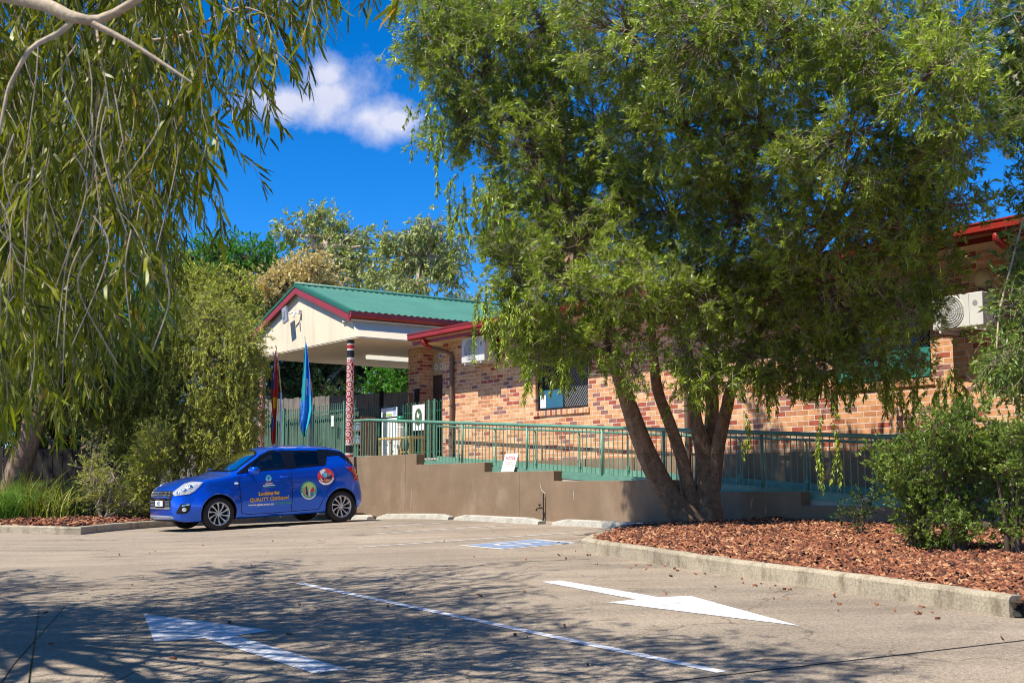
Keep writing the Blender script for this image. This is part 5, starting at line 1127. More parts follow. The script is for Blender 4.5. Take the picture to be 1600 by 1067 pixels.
def leafy(C, O, per, spread, up, rnd, sag=0.0):
    n = len(C); P = np.repeat(C, per, 0) + RNG.normal(size=(n * per, 3)) * np.array(spread); D = norm(np.repeat(O, per, 0) * .7 + np.array([0, 0, up]) + RNG.normal(size=(n * per, 3)) * rnd)
    T_ = np.repeat(RNG.random(n) ** 1.2, per) * .7 + RNG.random(n * per) * .3; return P, D, T_
def strands(starts, lens, step, wander=.12, dirn=(0, 0, -1)):
    P, D, St = [], [], []
    for s, L in zip(starts, lens):
        p = np.array(s, float); d = norm(np.array(dirn) + RNG.normal(size=3) * .35); path = [p.copy()]
        for _ in range(max(2, int(L / step))):
            d = norm(d * .75 + np.array(dirn) * .25 + RNG.normal(size=3) * wander); P.append(p.copy()); D.append(d); p = p + d * step; path.append(p.copy())
        St.append(path)
    return np.array(P), np.array(D), St
def tubes(paths, r0, r1, seg=4):
    mb = MB()
    for pth in paths: mb.tube(pth, list(np.linspace(r0, r1, len(pth))), seg, False)
    return mb
def limb(a, b, sag=.15, n=5, wob=.08):
    a, b = Vector(a), Vector(b); L = (b - a).length; out = []
    for i in range(n + 1):
        u = i / n; p = a.lerp(b, u); p.z += sag * L * math.sin(math.pi * u); p += Vector((random.gauss(0, 1), random.gauss(0, 1), random.gauss(0, 1))) * wob * L * math.sin(math.pi * u) * .5; out.append(p)
    return out
def resample(pts, n):
    P = [Vector(p) for p in pts]; out = []
    for i in range(n + 1):
        u = i / n * (len(P) - 1); k = min(int(u), len(P) - 2); t_ = u - k; p0, p1, p2, p3 = P[max(0, k - 1)], P[k], P[k + 1], P[min(len(P) - 1, k + 2)]
        out.append(.5 * ((2 * p1) + (-p0 + p2) * t_ + (2 * p0 - 5 * p1 + 4 * p2 - p3) * t_**2 + (-p0 + 3 * p1 - 3 * p2 + p3) * t_**3))
    return out
def trunk_part(th, pts, rad, bark, name='trunk', seg=18, n=26, flare=0.0):
    P = resample(pts, n); r = [float(np.interp(i / n, np.linspace(0, 1, len(rad)), rad)) for i in range(n + 1)]
    mb = MB(); o = 0; up = None
    for i, p in enumerate(P):
        t_ = (P[min(i + 1, n)] - P[max(i - 1, 0)]).normalized()
        if up is None: up = Vector((1, 0, 0))
        e1 = (up - t_ * up.dot(t_)).normalized(); up = e1; e2 = t_.cross(e1)
        for k in range(seg):
            a = 2 * math.pi * k / seg; q = r[i] * (1 + .10 * math.sin(3 * a + i * .21 + len(pts)) + .06 * math.sin(7 * a - i * .33) + random.uniform(-.03, .03)) * (1 + flare * max(0, 1 - i / 4.0) ** 2 * (1 + .5 * math.sin(4 * a)))
            mb.v.append(tuple(p + e1 * math.cos(a) * q + e2 * math.sin(a) * q))
    for i in range(n):
        for k in range(seg): a, b = i * seg + k, i * seg + (k + 1) % seg; mb.f.append((a, b, b + seg, a + seg)); mb.mi.append(0)
    return th.part(name, mb, bark, smooth=True)
LM = {
 'bottlebrush': leaf_mat('bottlebrush_leaf', (.040, .085, .008), (.40, .50, .055), (.50, .24, .11), .24, .36),
 'weeping': leaf_mat('weeping_leaf', (.030, .050, .006), (.20, .22, .022), (.40, .22, .03), .25, .45, .90),
 'fore': leaf_mat('willowy_leaf', (.024, .042, .002), (.25, .27, .008), (.50, .26, .03), .30, .42, .90),
 'shrubby': leaf_mat('shrub_leaf', (.10, .14, .018), (.54, .54, .09), (.50, .42, .24), .22, .5),
 'hedge': leaf_mat('glossy_shrub_leaf', (.030, .075, .014), (.25, .34, .055), (.44, .40, .14), .20, .34),
 'dark': leaf_mat('shade_dark_leaf', (.018, .045, .010), (.055, .11, .025), (.10, .10, .05), .2, .5),  # colour darkened so the shade of deep foliage is in the leaves
 'poinciana': leaf_mat('feathery_leaf', (.03, .11, .012), (.10, .30, .03), (.14, .28, .05), .3, .5),
 'cream': leaf_mat('cream_blossom', (.52, .38, .16), (.80, .64, .34), (.26, .30, .08), .2, .7, .84),
 'gum': leaf_mat('gum_leaf', (.13, .17, .05), (.44, .48, .18), (.46, .40, .20), .2, .5),
 'grass': leaf_mat('strappy_leaf', (.045, .11, .015), (.16, .30, .045), (.35, .30, .12), .3, .4),
}
STEM = pmat('twig_brown', (.16, .11, .07), .9, var=.2); STEMP = pmat('twig_pale', (.40, .32, .23), .85, var=.2)

# --- the big multi stemmed bottlebrush on the island
def sun_keep(P, z0=1.75, p=.10, slack=0.0):
    B = np.array([MBI @ Vector(q) for q in P]); zp = B[:, 2] - 1.632 * (1.29 - B[:, 1]); tt = B[:, 0]
    clear = (zp > z0) & (zp < 3.45) & (tt > -1) & (tt < 14.5); return ~clear | (RNG.random(len(P)) < p)
tr = Thing('bottlebrush_tree', 'large multi stemmed bottlebrush tree with weeping tips on the mulch island', 'tree', tuple(Vector((at(1088, 812, 19).x, 19, gz(2.7, 19) + .1))))
S = lambda lst, Y=19.0: [at(x, y, Y + (yy if False else 0)) for x, y in lst]
def SY(lst): return [at(x, y, Y) for x, y, Y in lst]
trunk_part(tr, SY([(1088, 826, 19), (1050, 785, 18.95), (1012, 715, 18.8), (985, 640, 18.6), (960, 560, 18.3), (935, 470, 18.1), (905, 380, 17.4)]), [.25, .18, .145, .12, .10, .07, .04], M['bark'], flare=.2)
trunk_part(tr, SY([(1092, 824, 19.05), (1078, 775, 19.05), (1064, 715, 19), (1046, 660, 18.9), (1027, 605, 18.7), (1020, 530, 18.2), (1010, 430, 17.5)]), [.14, .11, .09, .085, .08, .055, .03], M['bark'], flare=.2)
trunk_part(tr, SY([(1106, 826, 19.1), (1103, 770, 19.15), (1101, 715, 19.2), (1088, 660, 19.2), (1084, 610, 19.1), (1062, 520, 18.6), (1050, 420, 18)]), [.24, .19, .145, .095, .08, .06, .03], M['bark'], flare=.15)
trunk_part(tr, SY([(1107, 770, 19.22), (1108, 715, 19.3), (1112, 640, 19.4), (1113, 560, 19.3), (1130, 450, 18.5), (1160, 330, 17.6)]), [.16, .125, .10, .085, .06, .03], M['bark'])
trunk_part(tr, SY([(1112, 765, 19.15), (1121, 700, 19.1), (1134, 640, 18.9), (1148, 590, 18.6), (1190, 510, 18.1), (1260, 420, 16.9)]), [.14, .105, .09, .08, .055, .03], M['bark'])
big = [(760, 110, 120, 120), (850, 40, 130, 110), (980, 50, 140, 120), (1110, 50, 140, 120), (1240, 50, 140, 110), (1370, 50, 130, 100), (1460, 110, 85, 110), (690, 60, 70, 90), (700, 10, 80, 60), (725, 190, 70, 60),
       (830, 230, 100, 110), (940, 200, 120, 120), (1070, 200, 130, 120), (1200, 210, 130, 120), (1330, 210, 120, 110), (1440, 250, 85, 90), (840, 350, 85, 90), (930, 350, 100, 110), (1050, 340, 120, 110), (1170, 350, 120, 110), (1300, 350, 115, 110), (1410, 355, 80, 75), (1480, 320, 50, 35),
       (812, 440, 52, 75), (880, 450, 75, 70), (980, 450, 90, 70), (1090, 460, 100, 75), (1200, 470, 105, 80), (1310, 470, 95, 75), (1395, 470, 60, 60), (850, 530, 35, 45), (960, 520, 50, 40), (1080, 545, 55, 40), (1180, 560, 70, 45), (1290, 565, 75, 45), (1370, 560, 55, 40), (1425, 560, 34, 30)]
def crown_Y(x, y):
    z = 1.3 + (768 - y) / 1994 * 17; b_ = 1.29 - (z - 1.9) / 1.632 - 1.0; k = (x - 800) / 1994; return max(13.6, min(18.6 if y < 360 else 17.4, (b_ + 14.13) / (.58 + .8146 * k)))
big += [(800, 415, 45, 60), (822, 500, 34, 46), (850, 545, 40, 38), (775, 340, 30, 50), (905, 540, 44, 30), (990, 575, 40, 26), (880, 400, 70, 70), (1500, 200, 60, 90), (1480, 60, 80, 80), (1425, 485, 40, 55), (1510, 320, 34, 30), (1440, 400, 70, 60), (1110, 590, 50, 30), (1230, 590, 60, 24)]
blobs = px_blobs([(x, y, rx * .97, ry * .95, crown_Y(x, y)) for x, y, rx, ry in big], 17.2, .45)
blobs = [(c, np.minimum(r, [9, 1.0, 9])) for c, r in blobs]
C, O = clumps(blobs, 36, (.45, 1.12)); kk = sun_keep(C, 1.9, .12); C, O = C[kk], O[kk]
P, D, T_ = leafy(C, O, 15, (.095, .095, .10), -.12, .6); kk = RNG.random(len(P)) < .95; print('main twigs', len(C), len(P)); P, D, T_ = P[kk], D[kk], T_[kk]
sc_ = RNG.uniform(.7, 1.5, len(P)); parts = [twig_leaves(P, D, sc_, 12, .070, .0155, (30, 85), .11, .3, .0, T_)]
V, F = stems_np(P - D * .12, D, .25 * sc_, .0034); parts.append((V, F, None))
st = []
for (x0, x1, y0, y1, n, la, lb) in ((640, 700, 150, 240, 16, .2, .6), (700, 780, 270, 350, 26, .3, .9), (745, 830, 440, 520, 34, .3, .8), (820, 900, 540, 590, 22, .2, .55), (900, 1000, 540, 570, 16, .1, .35), (1050, 1200, 560, 600, 34, .15, .6), (1200, 1400, 570, 610, 50, .15, .55), (1380, 1520, 560, 620, 46, .2, .65)):
    for _ in range(n): st.append((at(random.uniform(x0, x1), random.uniform(y0, y1), random.uniform(16.6, 18.6)), random.uniform(la, lb)))
st += [(at(1287, 640, 16.5), 1.0), (at(1300, 655, 16.5), .95), (at(1275, 670, 16.45), .8), (at(1310, 690, 16.5), .65), (at(1292, 600, 16.5), .5), (at(1162, 640, 17), .55), (at(1172, 655, 17), .4), (at(1210, 620, 17), .35), (at(1160, 690, 17), .3)]
sp_, sd_, sps = strands([s[0] for s in st], [s[1] for s in st], .11, .10)
parts.append(twig_leaves(sp_, sd_, RNG.uniform(.9, 1.35, len(sp_)), 14, .075, .016, (30, 70), .12, .4, .25, RNG.random(len(sp_)) * .8 + .1))
org = np.array(tr.org); parts = [(V - org, F, t_) for V, F, t_ in parts]
crown_mesh('crown', tr.e, parts, LM['bottlebrush'], STEMP)
hubs = [at(905, 380, 17.9), at(1010, 430, 17.7), at(1050, 420, 18), at(1160, 330, 17.6), at(1260, 420, 16.9), at(960, 560, 18.3), at(1148, 590, 18.6)]
paths = []
for c, r in blobs:
    c = Vector(c); h = min(hubs, key=lambda q: (q - c).length); paths.append((limb(h, c, .06), .045, .018))
mb = MB()
for p_, a, b in paths: mb.tube(p_, list(np.linspace(a, b, len(p_))), 6, False)
for i in RNG.choice(len(C), 1300, replace=False):
    c = Vector(C[i]); bc = min(blobs, key=lambda q: (Vector(q[0]) - c).length)[0]; mb.tube(limb(Vector(bc), c, .05, 3, .2), [.014, .011, .008, .005], 4, False)
for p_ in sps: mb.tube([Vector(q) for q in p_], .004, 3, False)
tr.part('branches', mb, M['bark'])
for k in range(10): pass

# --- generic leafy tree / shrub built from blobs
def tree(name, label, cat, base, blobs, leafm, stemm, dens, per, spread, up, rnd, K, L, W, ang=(30, 75), seg=.14, droop=.1, trunk=None, trad=None, bark=None, group=None, keep=None, strand=None, scr=(.75, 1.25), twig=.003, br=(.03, .01), shell=(.5, 1.05), nbr=200, curl=.1):
    th = Thing(name, label, cat, tuple(base), group=group); C, O = clumps(blobs, dens, shell, keep); P, D, T_ = leafy(C, O, per, spread, up, rnd); s_ = RNG.uniform(scr[0], scr[1], len(P))
    parts = [twig_leaves(P, D, s_, K, L, W, ang, seg, .3, droop, T_, curl)]
    V, F = stems_np(P - D * seg * .6, D, seg * 1.6 * s_, twig); parts.append((V, F, None))
    sps = []
    if strand:
        sp_, sd_, sps = strands(strand[0], strand[1], strand[2], .12); parts.append(twig_leaves(sp_, sd_, RNG.uniform(scr[0], scr[1], len(sp_)), K, L, W, ang, strand[2] * 1.1, .4, droop, RNG.random(len(sp_))))
    org = np.array(base); crown_mesh('crown', th.e, [(V - org, F, t_) for V, F, t_ in parts], leafm, stemm)
    hub = [Vector(base)]
    if trunk:
        for tp, tr_ in zip(trunk, trad): trunk_part(th, tp, tr_, bark, seg=12, n=16)
        hub = [Vector(tp[-1]) for tp in trunk]
    mb = MB()
    for c, r in blobs: c = Vector(c); h = min(hub, key=lambda q: (q - c).length); p_ = limb(h, c, .03, 5, .12); mb.tube(p_, list(np.linspace(br[0] * 1.6, br[0] * .6, len(p_))), 6, False)
    for i in RNG.choice(len(C), min(len(C), nbr), replace=False):
        c = Vector(C[i]); bc = min(blobs, key=lambda q: (Vector(q[0]) - c).length)[0]; mb.tube(limb(Vector(bc), c, .03, 3, .2), list(np.linspace(br[0] * .5, br[1] * .5, 4)), 4, False)
    for p_ in sps: mb.tube([Vector(q) for q in p_], twig * 1.3, 3, False)
    th.part('branches', mb, bark or stemm); return th
def gbase(px, Y, dz=.1): x = at(px, 700, Y).x; return Vector((x, Y, gz(x, Y) + dz))

# weeping tree at the far left, trunk in view
b = px_blobs([(-140, 150, 150, 160), (-20, 200, 110, 120), (-80, 330, 150, 140), (60, 330, 90, 110), (-20, 450, 110, 110), (100, 450, 70, 90), (60, 560, 90, 75), (-90, 540, 120, 100), (10, 620, 70, 40), (130, 560, 50, 60), (120, 250, 60, 80)], 27.0, 1.0)
ss = [(at(random.uniform(-20, 170), random.uniform(380, 630), random.uniform(25.2, 27.2)), random.uniform(.4, 1.3)) for _ in range(260)]
base = gbase(18, 26)
tree('weeping_tree', 'tall weeping tree with a brown trunk at the left edge behind the grasses', 'tree', base, b, LM['weeping'], STEMP, 16.0, 10, (.22, .22, .28), -.9, .4, 9, .15, .030, (15, 50), .25, .3,
     trunk=[[base, at(25, 740, 26), at(45, 680, 26.1), at(66, 600, 26.3), at(70, 470, 26.6), at(50, 300, 26.8)]], trad=[[.30, .25, .23, .2, .15, .06]], bark=M['bark'], strand=([s[0] for s in ss], [s[1] for s in ss], .2), br=(.05, .015), twig=.004, nbr=300)

# large weeping shrub behind the car
b = px_blobs([(384, 575, 30, 48), (345, 555, 55, 55), (290, 540, 60, 60), (240, 570, 60, 70), (300, 610, 80, 65), (368, 640, 42, 55), (220, 640, 60, 60), (310, 680, 85, 55), (386, 660, 22, 45), (245, 700, 60, 55), (350, 710, 60, 35), (180, 640, 45, 60), (330, 500, 45, 35), (385, 535, 30, 30)], 28.6, .8)
ss = [(at(random.uniform(170, 395), random.uniform(500, 690), random.uniform(26.9, 28.5)), random.uniform(.35, 1.0)) for _ in range(420)]
base = gbase(290, 28.8)
tree('weeping_shrub', 'large olive green weeping bottlebrush shrub behind the blue car', 'shrub', base, b, LM['shrubby'], STEMP, 38, 10, (.14, .14, .18), -.35, .55, 10, .085, .021, (25, 70), .17, .15,
     trunk=[[base, at(270, 720, 28.8), at(250, 650, 28.7)], [base + Vector((.3, 0, 0)), at(330, 720, 28.8), at(360, 640, 28.7)]], trad=[[.11, .08, .05], [.10, .07, .05]], bark=M['dark_bark'], strand=([s[0] for s in ss], [s[1] for s in ss], .15), br=(.03, .01), nbr=400)
# brighter low shrub between grasses and car, twiggy shrub beside it
base = gbase(228, 26.6); b = px_blobs([(225, 745, 24, 30), (232, 710, 24, 30), (215, 780, 26, 20), (250, 760, 22, 24), (245, 690, 26, 26)], 26.6, .3)
tree('small_shrub', 'small bright green shrub just ahead of the blue car', 'shrub', base, b, LM['shrubby'], STEMP, 110, 10, (.09, .09, .10), .1, .5, 10, .07, .014, (25, 65), .14, .0, br=(.015, .006), nbr=60, twig=.002)
base = gbase(165, 25.6); b = px_blobs([(150, 750, 24, 32), (168, 780, 32, 22), (145, 712, 18, 26), (178, 745, 18, 22), (190, 788, 22, 14)], 25.6, .3)
tree('small_shrub', 'open twiggy shrub left of the bright shrub near the kerb', 'shrub', base, b, LM['shrubby'], STEMP, 60, 8, (.10, .10, .12), .25, .5, 8, .075, .014, (25, 60), .16, .0, br=(.022, .008), nbr=60, twig=.003)
# dark undergrowth masses behind
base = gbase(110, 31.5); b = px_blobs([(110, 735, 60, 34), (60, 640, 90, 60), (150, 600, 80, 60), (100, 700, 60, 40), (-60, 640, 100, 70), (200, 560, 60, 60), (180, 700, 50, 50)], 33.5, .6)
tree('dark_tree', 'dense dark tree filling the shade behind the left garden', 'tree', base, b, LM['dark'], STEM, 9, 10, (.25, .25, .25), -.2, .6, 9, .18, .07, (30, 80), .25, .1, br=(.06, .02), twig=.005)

# trees beyond the fence
def far(label, px, Y, lst, leafm, L, W, dens, per=7, K=7, up=0., sp=.3, droop=.1, tr_r=.2, name='tree', bark='dark_bark', nbr=160, br=(.09, .03), zj=1.2, rnd=.6, ang=(30, 80), curl=.1, seg=None):
    base = Vector((at(px, 600, Y).x, Y, .75)); dens *= 4.6; b = px_blobs(lst, Y, zj); cz = sum(c[2] for c, r in b) / len(b); cx = sum(c[0] for c, r in b) / len(b)
    top = Vector((cx, Y, cz - .3)); mid = base.lerp(top, .5) + Vector((random.uniform(-.4, .4), 0, 0))
    return tree(name, label, 'tree', base, b, leafm, STEM, dens, per, (sp, sp, sp), up, rnd, K, L, W, ang, seg or L * 1.6, droop, trunk=[[base, mid, top]], trad=[[tr_r, tr_r * .8, tr_r * .5]], bark=M[bark], br=br, nbr=nbr, twig=.006, group='trees beyond the fence', curl=curl)
far('tall grey green gum tree directly above the portico ridge', 510, 62, [(458, 362, 20, 20), (475, 352, 14, 14), (500, 345, 22, 14), (520, 360, 22, 16), (545, 372, 20, 16), (505, 385, 22, 20), (540, 400, 28, 24), (560, 425, 22, 22), (520, 425, 26, 24), (480, 385, 12, 12), (565, 385, 12, 14)], LM['gum'], .24, .085, 2.6, 7, 9, -.35, .28, .3, .2, bark='pale_bark', zj=1.5)
far('drooping gum tree right of the portico ridge', 660, 58, [(600, 372, 14, 13), (612, 395, 22, 22), (650, 358, 22, 16), (672, 352, 18, 14), (640, 385, 24, 20), (690, 370, 20, 18), (712, 392, 12, 22), (670, 405, 28, 28), (630, 420, 28, 22), (600, 430, 22, 22), (695, 425, 14, 22), (650, 445, 34, 18), (705, 410, 12, 20)], LM['gum'], .24, .080, 2.6, 7, 9, -.8, .28, .4, .2, bark='pale_bark', zj=1.5)
far('dark green feathery poinciana tree behind the cream blossom tree', 370, 56, [(300, 405, 45, 26), (345, 398, 45, 20), (390, 402, 42, 18), (425, 408, 24, 14), (350, 420, 60, 22), (410, 420, 30, 16)], LM['poinciana'], .16, .07, 2.8, 8, 8, .15, .35, 0, .3, zj=1.5)
far('cream blossoming tree rising over the portico gable', 450, 46, [(492, 418, 24, 18), (465, 425, 26, 20), (440, 445, 32, 24), (410, 455, 26, 22), (420, 480, 34, 26), (460, 455, 34, 26), (500, 445, 26, 18), (395, 490, 26, 26), (515, 450, 14, 10)], LM['cream'], .11, .07, 8.5, 8, 8, .5, .2, 0, .2, zj=.9)
far('round leafed mid green tree left of the cream blossom tree', 345, 42, [(330, 450, 40, 28), (365, 470, 36, 30), (310, 480, 40, 32), (345, 505, 48, 32), (385, 505, 24, 28), (290, 440, 30, 32), (375, 440, 20, 16)], LM['shrubby'], .11, .05, 7.5, 8, 7, .2, .2, 0, .18, zj=.8)
far('low yellow green tree showing over the green roof', 725, 64, [(725, 476, 22, 11), (745, 480, 18, 10), (705, 480, 14, 8)], LM['gum'], .18, .05, 4, 7, 7, .2, .3, 0, .15, nbr=30)
far('dense tree darkened for shade behind the portico', 500, 46, [(440, 590, 60, 60), (510, 580, 60, 50), (570, 575, 50, 45), (470, 520, 70, 40), (560, 520, 70, 35), (620, 560, 40, 50), (420, 540, 40, 60), (500, 630, 90, 30), (640, 520, 60, 30)], LM['dark'], .18, .05, 4.5, 8, 8, -.2, .3, .1, .3, bark='pale_bark', nbr=200)  # upper blobs, hidden by the roof, added to shade the lower leaves
far('bright green bush behind the brick pier', 615, 40, [(612, 590, 24, 22), (632, 575, 16, 22), (600, 605, 20, 14), (625, 600, 20, 16)], LM['poinciana'], .13, .06, 12, 8, 8, .2, .16, 0, .08, nbr=30, br=(.03, .01))
# filler crowns behind and right, seen only through gaps
far('green tree far left behind the dark fence', 60, 48, [(40, 520, 110, 80), (160, 480, 90, 80), (-80, 500, 110, 90), (240, 500, 60, 70), (100, 600, 100, 60), (220, 600, 60, 60)], LM['poinciana'], .22, .08, 1.8, 7, 7, 0, .45, .1, .35)

# --- hedge like shrubs on the island
hs = (('glossy green shrub on the island nearest the railing', 1432, 13.3, [(1388, 708, 34, 20), (1425, 705, 42, 28), (1405, 735, 38, 26), (1440, 745, 40, 30), (1420, 775, 34, 24), (1455, 770, 26, 26), (1432, 812, 26, 24), (1450, 840, 20, 14)]),
      ('glossy green shrub in the middle of the island group', 1498, 12.9, [(1470, 665, 38, 24), (1510, 655, 36, 24), (1485, 700, 44, 34), (1525, 705, 38, 32), (1500, 745, 44, 34), (1485, 785, 24, 20), (1520, 780, 28, 20), (1500, 822, 26, 22), (1485, 845, 18, 12)]),
      ('glossy green shrub at the right end of the island', 1582, 12.5, [(1565, 690, 36, 26), (1600, 680, 36, 30), (1560, 730, 34, 30), (1600, 735, 36, 34), (1580, 785, 36, 30), (1615, 800, 34, 34), (1588, 825, 28, 24)]))
for lab, px, Y, lst in hs:
    base = Vector((at(px, 800, Y).x, Y, 0)); base.z = bed_h(base.xy, island, .12)
    ks = [[base + Vector((dx, dy, 0)), at(px + jx * .5, 810, Y), at(px + jx, 745, Y)] for dx, dy, jx in ((0, 0, 0), (.06, .05, 24), (-.05, .04, -24), (.02, -.04, 10))]
    tree('glossy_shrub', lab, 'shrub', base, px_blobs([(x, y, rx * .85, ry * .8) for x, y, rx, ry in lst], Y, .25, depth=.30), LM['hedge'], STEM, 190, 8, (.055, .055, .055), .35, .7, 10, .042, .0155, (25, 75), .065, -.05, trunk=ks, trad=[[.026, .02, .013]] * 4, bark=M['dark_bark'], br=(.012, .005), twig=.0018, nbr=120, group='glossy shrubs on the mulch island', shell=(.3, 1.35))
base = Vector((at(1345, 800, 15.5).x, 15.5, 0)); base.z = bed_h(base.xy, island, .12)
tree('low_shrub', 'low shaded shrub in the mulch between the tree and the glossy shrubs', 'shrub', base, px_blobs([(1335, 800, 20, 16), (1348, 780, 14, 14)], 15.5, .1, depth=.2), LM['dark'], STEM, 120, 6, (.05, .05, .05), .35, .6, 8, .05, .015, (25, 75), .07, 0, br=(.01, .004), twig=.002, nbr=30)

# --- tree at the right edge
b = px_blobs([(1600, 20, 45, 60), (1625, 90, 60, 60), (1600, 120, 42, 55), (1590, 190, 34, 45), (1640, 180, 60, 70), (1650, 300, 60, 70), (1618, 400, 30, 50), (1640, 450, 50, 60), (1592, 480, 22, 30), (1600, 545, 40, 36), (1640, 560, 60, 70), (1555, 572, 36, 22), (1700, 100, 90, 120), (1730, 300, 90, 150), (1620, -60, 60, 60)], 13.6, .5, depth=.6)
ss = [(at(random.uniform(1540, 1640), random.uniform(520, 610), random.uniform(13, 14)), random.uniform(.15, .6)) for _ in range(40)]
base = gbase(1690, 13.8); base.z = gz(base.x, base.y) + .2
th = tree('paperbark_tree', 'olive leafed tree with pale blossoms overhanging the right edge', 'tree', base, b, LM['hedge'], STEMP, 70, 8, (.10, .10, .12), -.3, .6, 10, .075, .018, (25, 75), .14, .1, trunk=[[base, at(1700, 600, 13.8), at(1680, 350, 13.8), at(1660, 120, 13.7)]], trad=[[.16, .13, .10, .05]], bark=M['pale_bark'], strand=([s[0] for s in ss], [s[1] for s in ss], .1), keep=None, br=(.012, .005), nbr=250)
mb = MB()
for (x, y) in ((1572, 8), (1580, 50), (1568, 96), (1556, 30), (1590, 130), (1560, 150), (1574, 245), (1585, 120), (1600, 60), (1550, 55)):
    c = at(x, y, 13.2)
    for _ in range(26): d = Vector((random.gauss(0, 1), random.gauss(0, 1), random.gauss(0, 1))).normalized(); mb.tube([c, c + d * random.uniform(.02, .045)], .0025, 3, False)
th.part('blossoms', mb, pmat('cream_blossom_fluff', (.72, .66, .42), .8))

# --- big willowy tree over the camera's left: hanging sprays in view, crown above casts the ground shade
base = Vector((-8.6, 8.5, gz(-8.6, 8.5)))
wt = Thing('willowy_tree', 'willow leafed tree hanging over the car park from the upper left', 'tree', tuple(base))
trunk_part(wt, [base, Vector((-8.4, 8.4, 2)), Vector((-7.9, 8.2, 4)), Vector((-7.0, 7.9, 6))], [.34, .26, .2, .14], M['pale_bark'], flare=.3)
parts = []; org = np.array(base); mbb = MB()
def ybot(x): return float(np.interp(x, [-100, 0, 60, 150, 200, 240, 290, 330, 370, 430, 470, 500, 560, 620], [700, 690, 700, 690, 620, 560, 450, 370, 310, 270, 190, 110, 70, 10]))
Ps, Ds, Ss = [], [], []
def spray(px, py, Y, L, dirx=.25, heavy=1.0):
    p = np.array(at(px, py, Y)); d = norm(np.array([dirx + random.gauss(0, .5), random.gauss(0, .4), -.7])); stp = .040; path = [Vector(p)]
    for _ in range(int(L / stp)):
        d = norm(d * .88 + np.array([0, 0, -1]) * .11 + RNG.normal(size=3) * .12); p = p + d * stp; path.append(Vector(p)); 
        if random.random() < .92 * heavy: Ps.append(p.copy()); Ds.append(d.copy()); Ss.append(random.uniform(.75, 1.25))
    mbb.tube(path[::2] if len(path) > 4 else path, .0019, 4, False)
for _ in range(640):
    x = random.uniform(-70, 335); yb = ybot(x); Y = random.uniform(5.0, 9.5); L = random.uniform(.35, .95); y0 = random.uniform(-140, yb) - L / Y * 1994 * .85; spray(x - 45, y0, Y, L)
for _ in range(130):
    x = random.uniform(300, 600) if random.random() < .8 else random.uniform(380, 480); yb = ybot(x + 20); Y = random.uniform(5.0, 7.5); L = random.uniform(.3, .75); y0 = random.uniform(-60, yb) - L / Y * 1994 * .85; spray(x - 45, y0, Y, L, .35, .8)
for _ in range(520):
    x = random.uniform(-90, 300); yb = ybot(x) - 30; Y = random.uniform(9.5, 12.5); L = random.uniform(.6, 1.4); y0 = random.uniform(-180, yb) - L / Y * 1994 * .85; spray(x - 40, y0, Y, L)
for x, Y in ((625, 5.0), (632, 5.1)): spray(x, -60, Y, .18, 0)
P, D = np.array(Ps), np.array(Ds); parts.append(twig_leaves(P, D, np.array(Ss), 2, .118, .0140, (12, 65), .04, .5, .32, None, .09, bend=True))
# limbs and bare pale twigs in view
def pxtube(pts_, r0, r1, seg=8): P_ = resample(SY(pts_), 14); mbb.tube(P_, list(np.linspace(r0, r1, len(P_))), seg, False)
pxtube([(-260, -60, 5.6), (-60, -20, 5.0), (60, 5, 4.6), (110, 26, 4.5), (160, 30, 4.5), (230, -10, 4.4)], .038, .013)
pxtube([(120, 26, 4.5), (95, 50, 4.5), (50, 75, 4.4), (25, 115, 4.4), (10, 150, 4.4), (-10, 260, 4.4)], .013, .004)
pxtube([(145, 38, 4.4), (190, 60, 4.4), (240, 90, 4.4), (300, 130, 4.4)], .013, .004)
pxtube([(225, 65, 6.2), (290, 55, 6.1), (330, 30, 6.0), (380, 12, 6.0), (430, 30, 6)], .010, .003)
pxtube([(290, 50, 6.1), (350, 60, 6.0), (380, 90, 6.0)], .005, .002); pxtube([(150, 40, 6.3), (158, 110, 6.2), (150, 180, 6.2), (178, 230, 6.2), (180, 300, 6.2)], .009, .003)
for _ in range(34): x = random.uniform(-20, 260); y = random.uniform(20, 420); Y = random.uniform(4.3, 6); pxtube([(x, y, Y), (x + random.uniform(-25, 25), y + 60, Y), (x + random.uniform(-45, 45), y + random.uniform(120, 220), Y)], .0035, .0015, 4)
# upper crown, mostly above and left of the frame, some clumps added for shade
ub = []
for _ in range(34):
    tx, ty = random.uniform(-7.5, .3), random.uniform(8.2, 17.0)
    if ty > 15.6 - max(0, tx + 3.2) * 2.0: continue
    H = random.uniform(5.6, 8.0); ub.append((np.array([tx - .499 * H, ty - .356 * H, H + .3]), np.array([random.uniform(.8, 1.5), random.uniform(.8, 1.4), .55])))
for _ in range(16):
    tx, ty = random.uniform(-2.5, 2.0), random.uniform(7.6, 12.0)
    if ty > 11.6 - max(0, tx + .5) * 1.6: continue
    H = random.uniform(5.8, 8.0); ub.append((np.array([tx - .499 * H, ty - .356 * H, H + .3]), np.array([random.uniform(.35, .7), random.uniform(.35, .7), .4])))
for _ in range(4): ub.append((np.array([random.uniform(-7, -3.8), random.uniform(2.2, 6.2), random.uniform(4.6, 6.0)]), np.array([random.uniform(.6, 1.), random.uniform(.6, 1.), .5])))  # unseen front clumps added to shade the hanging sprays
for _ in range(26): ub.append((np.array([random.uniform(-11, 4), random.uniform(-7, 3.2), random.uniform(5.5, 8)]), np.array([1.5, 1.5, .5])))  # unseen clumps overhead and behind the camera, added to cut sky light
for _ in range(14): ub.append((np.array([random.uniform(-15, -9.5), random.uniform(-2, 11), random.uniform(3.5, 8)]), np.array([1.4, 1.4, .9])))  # unseen clumps further left, added to block the sky on that side
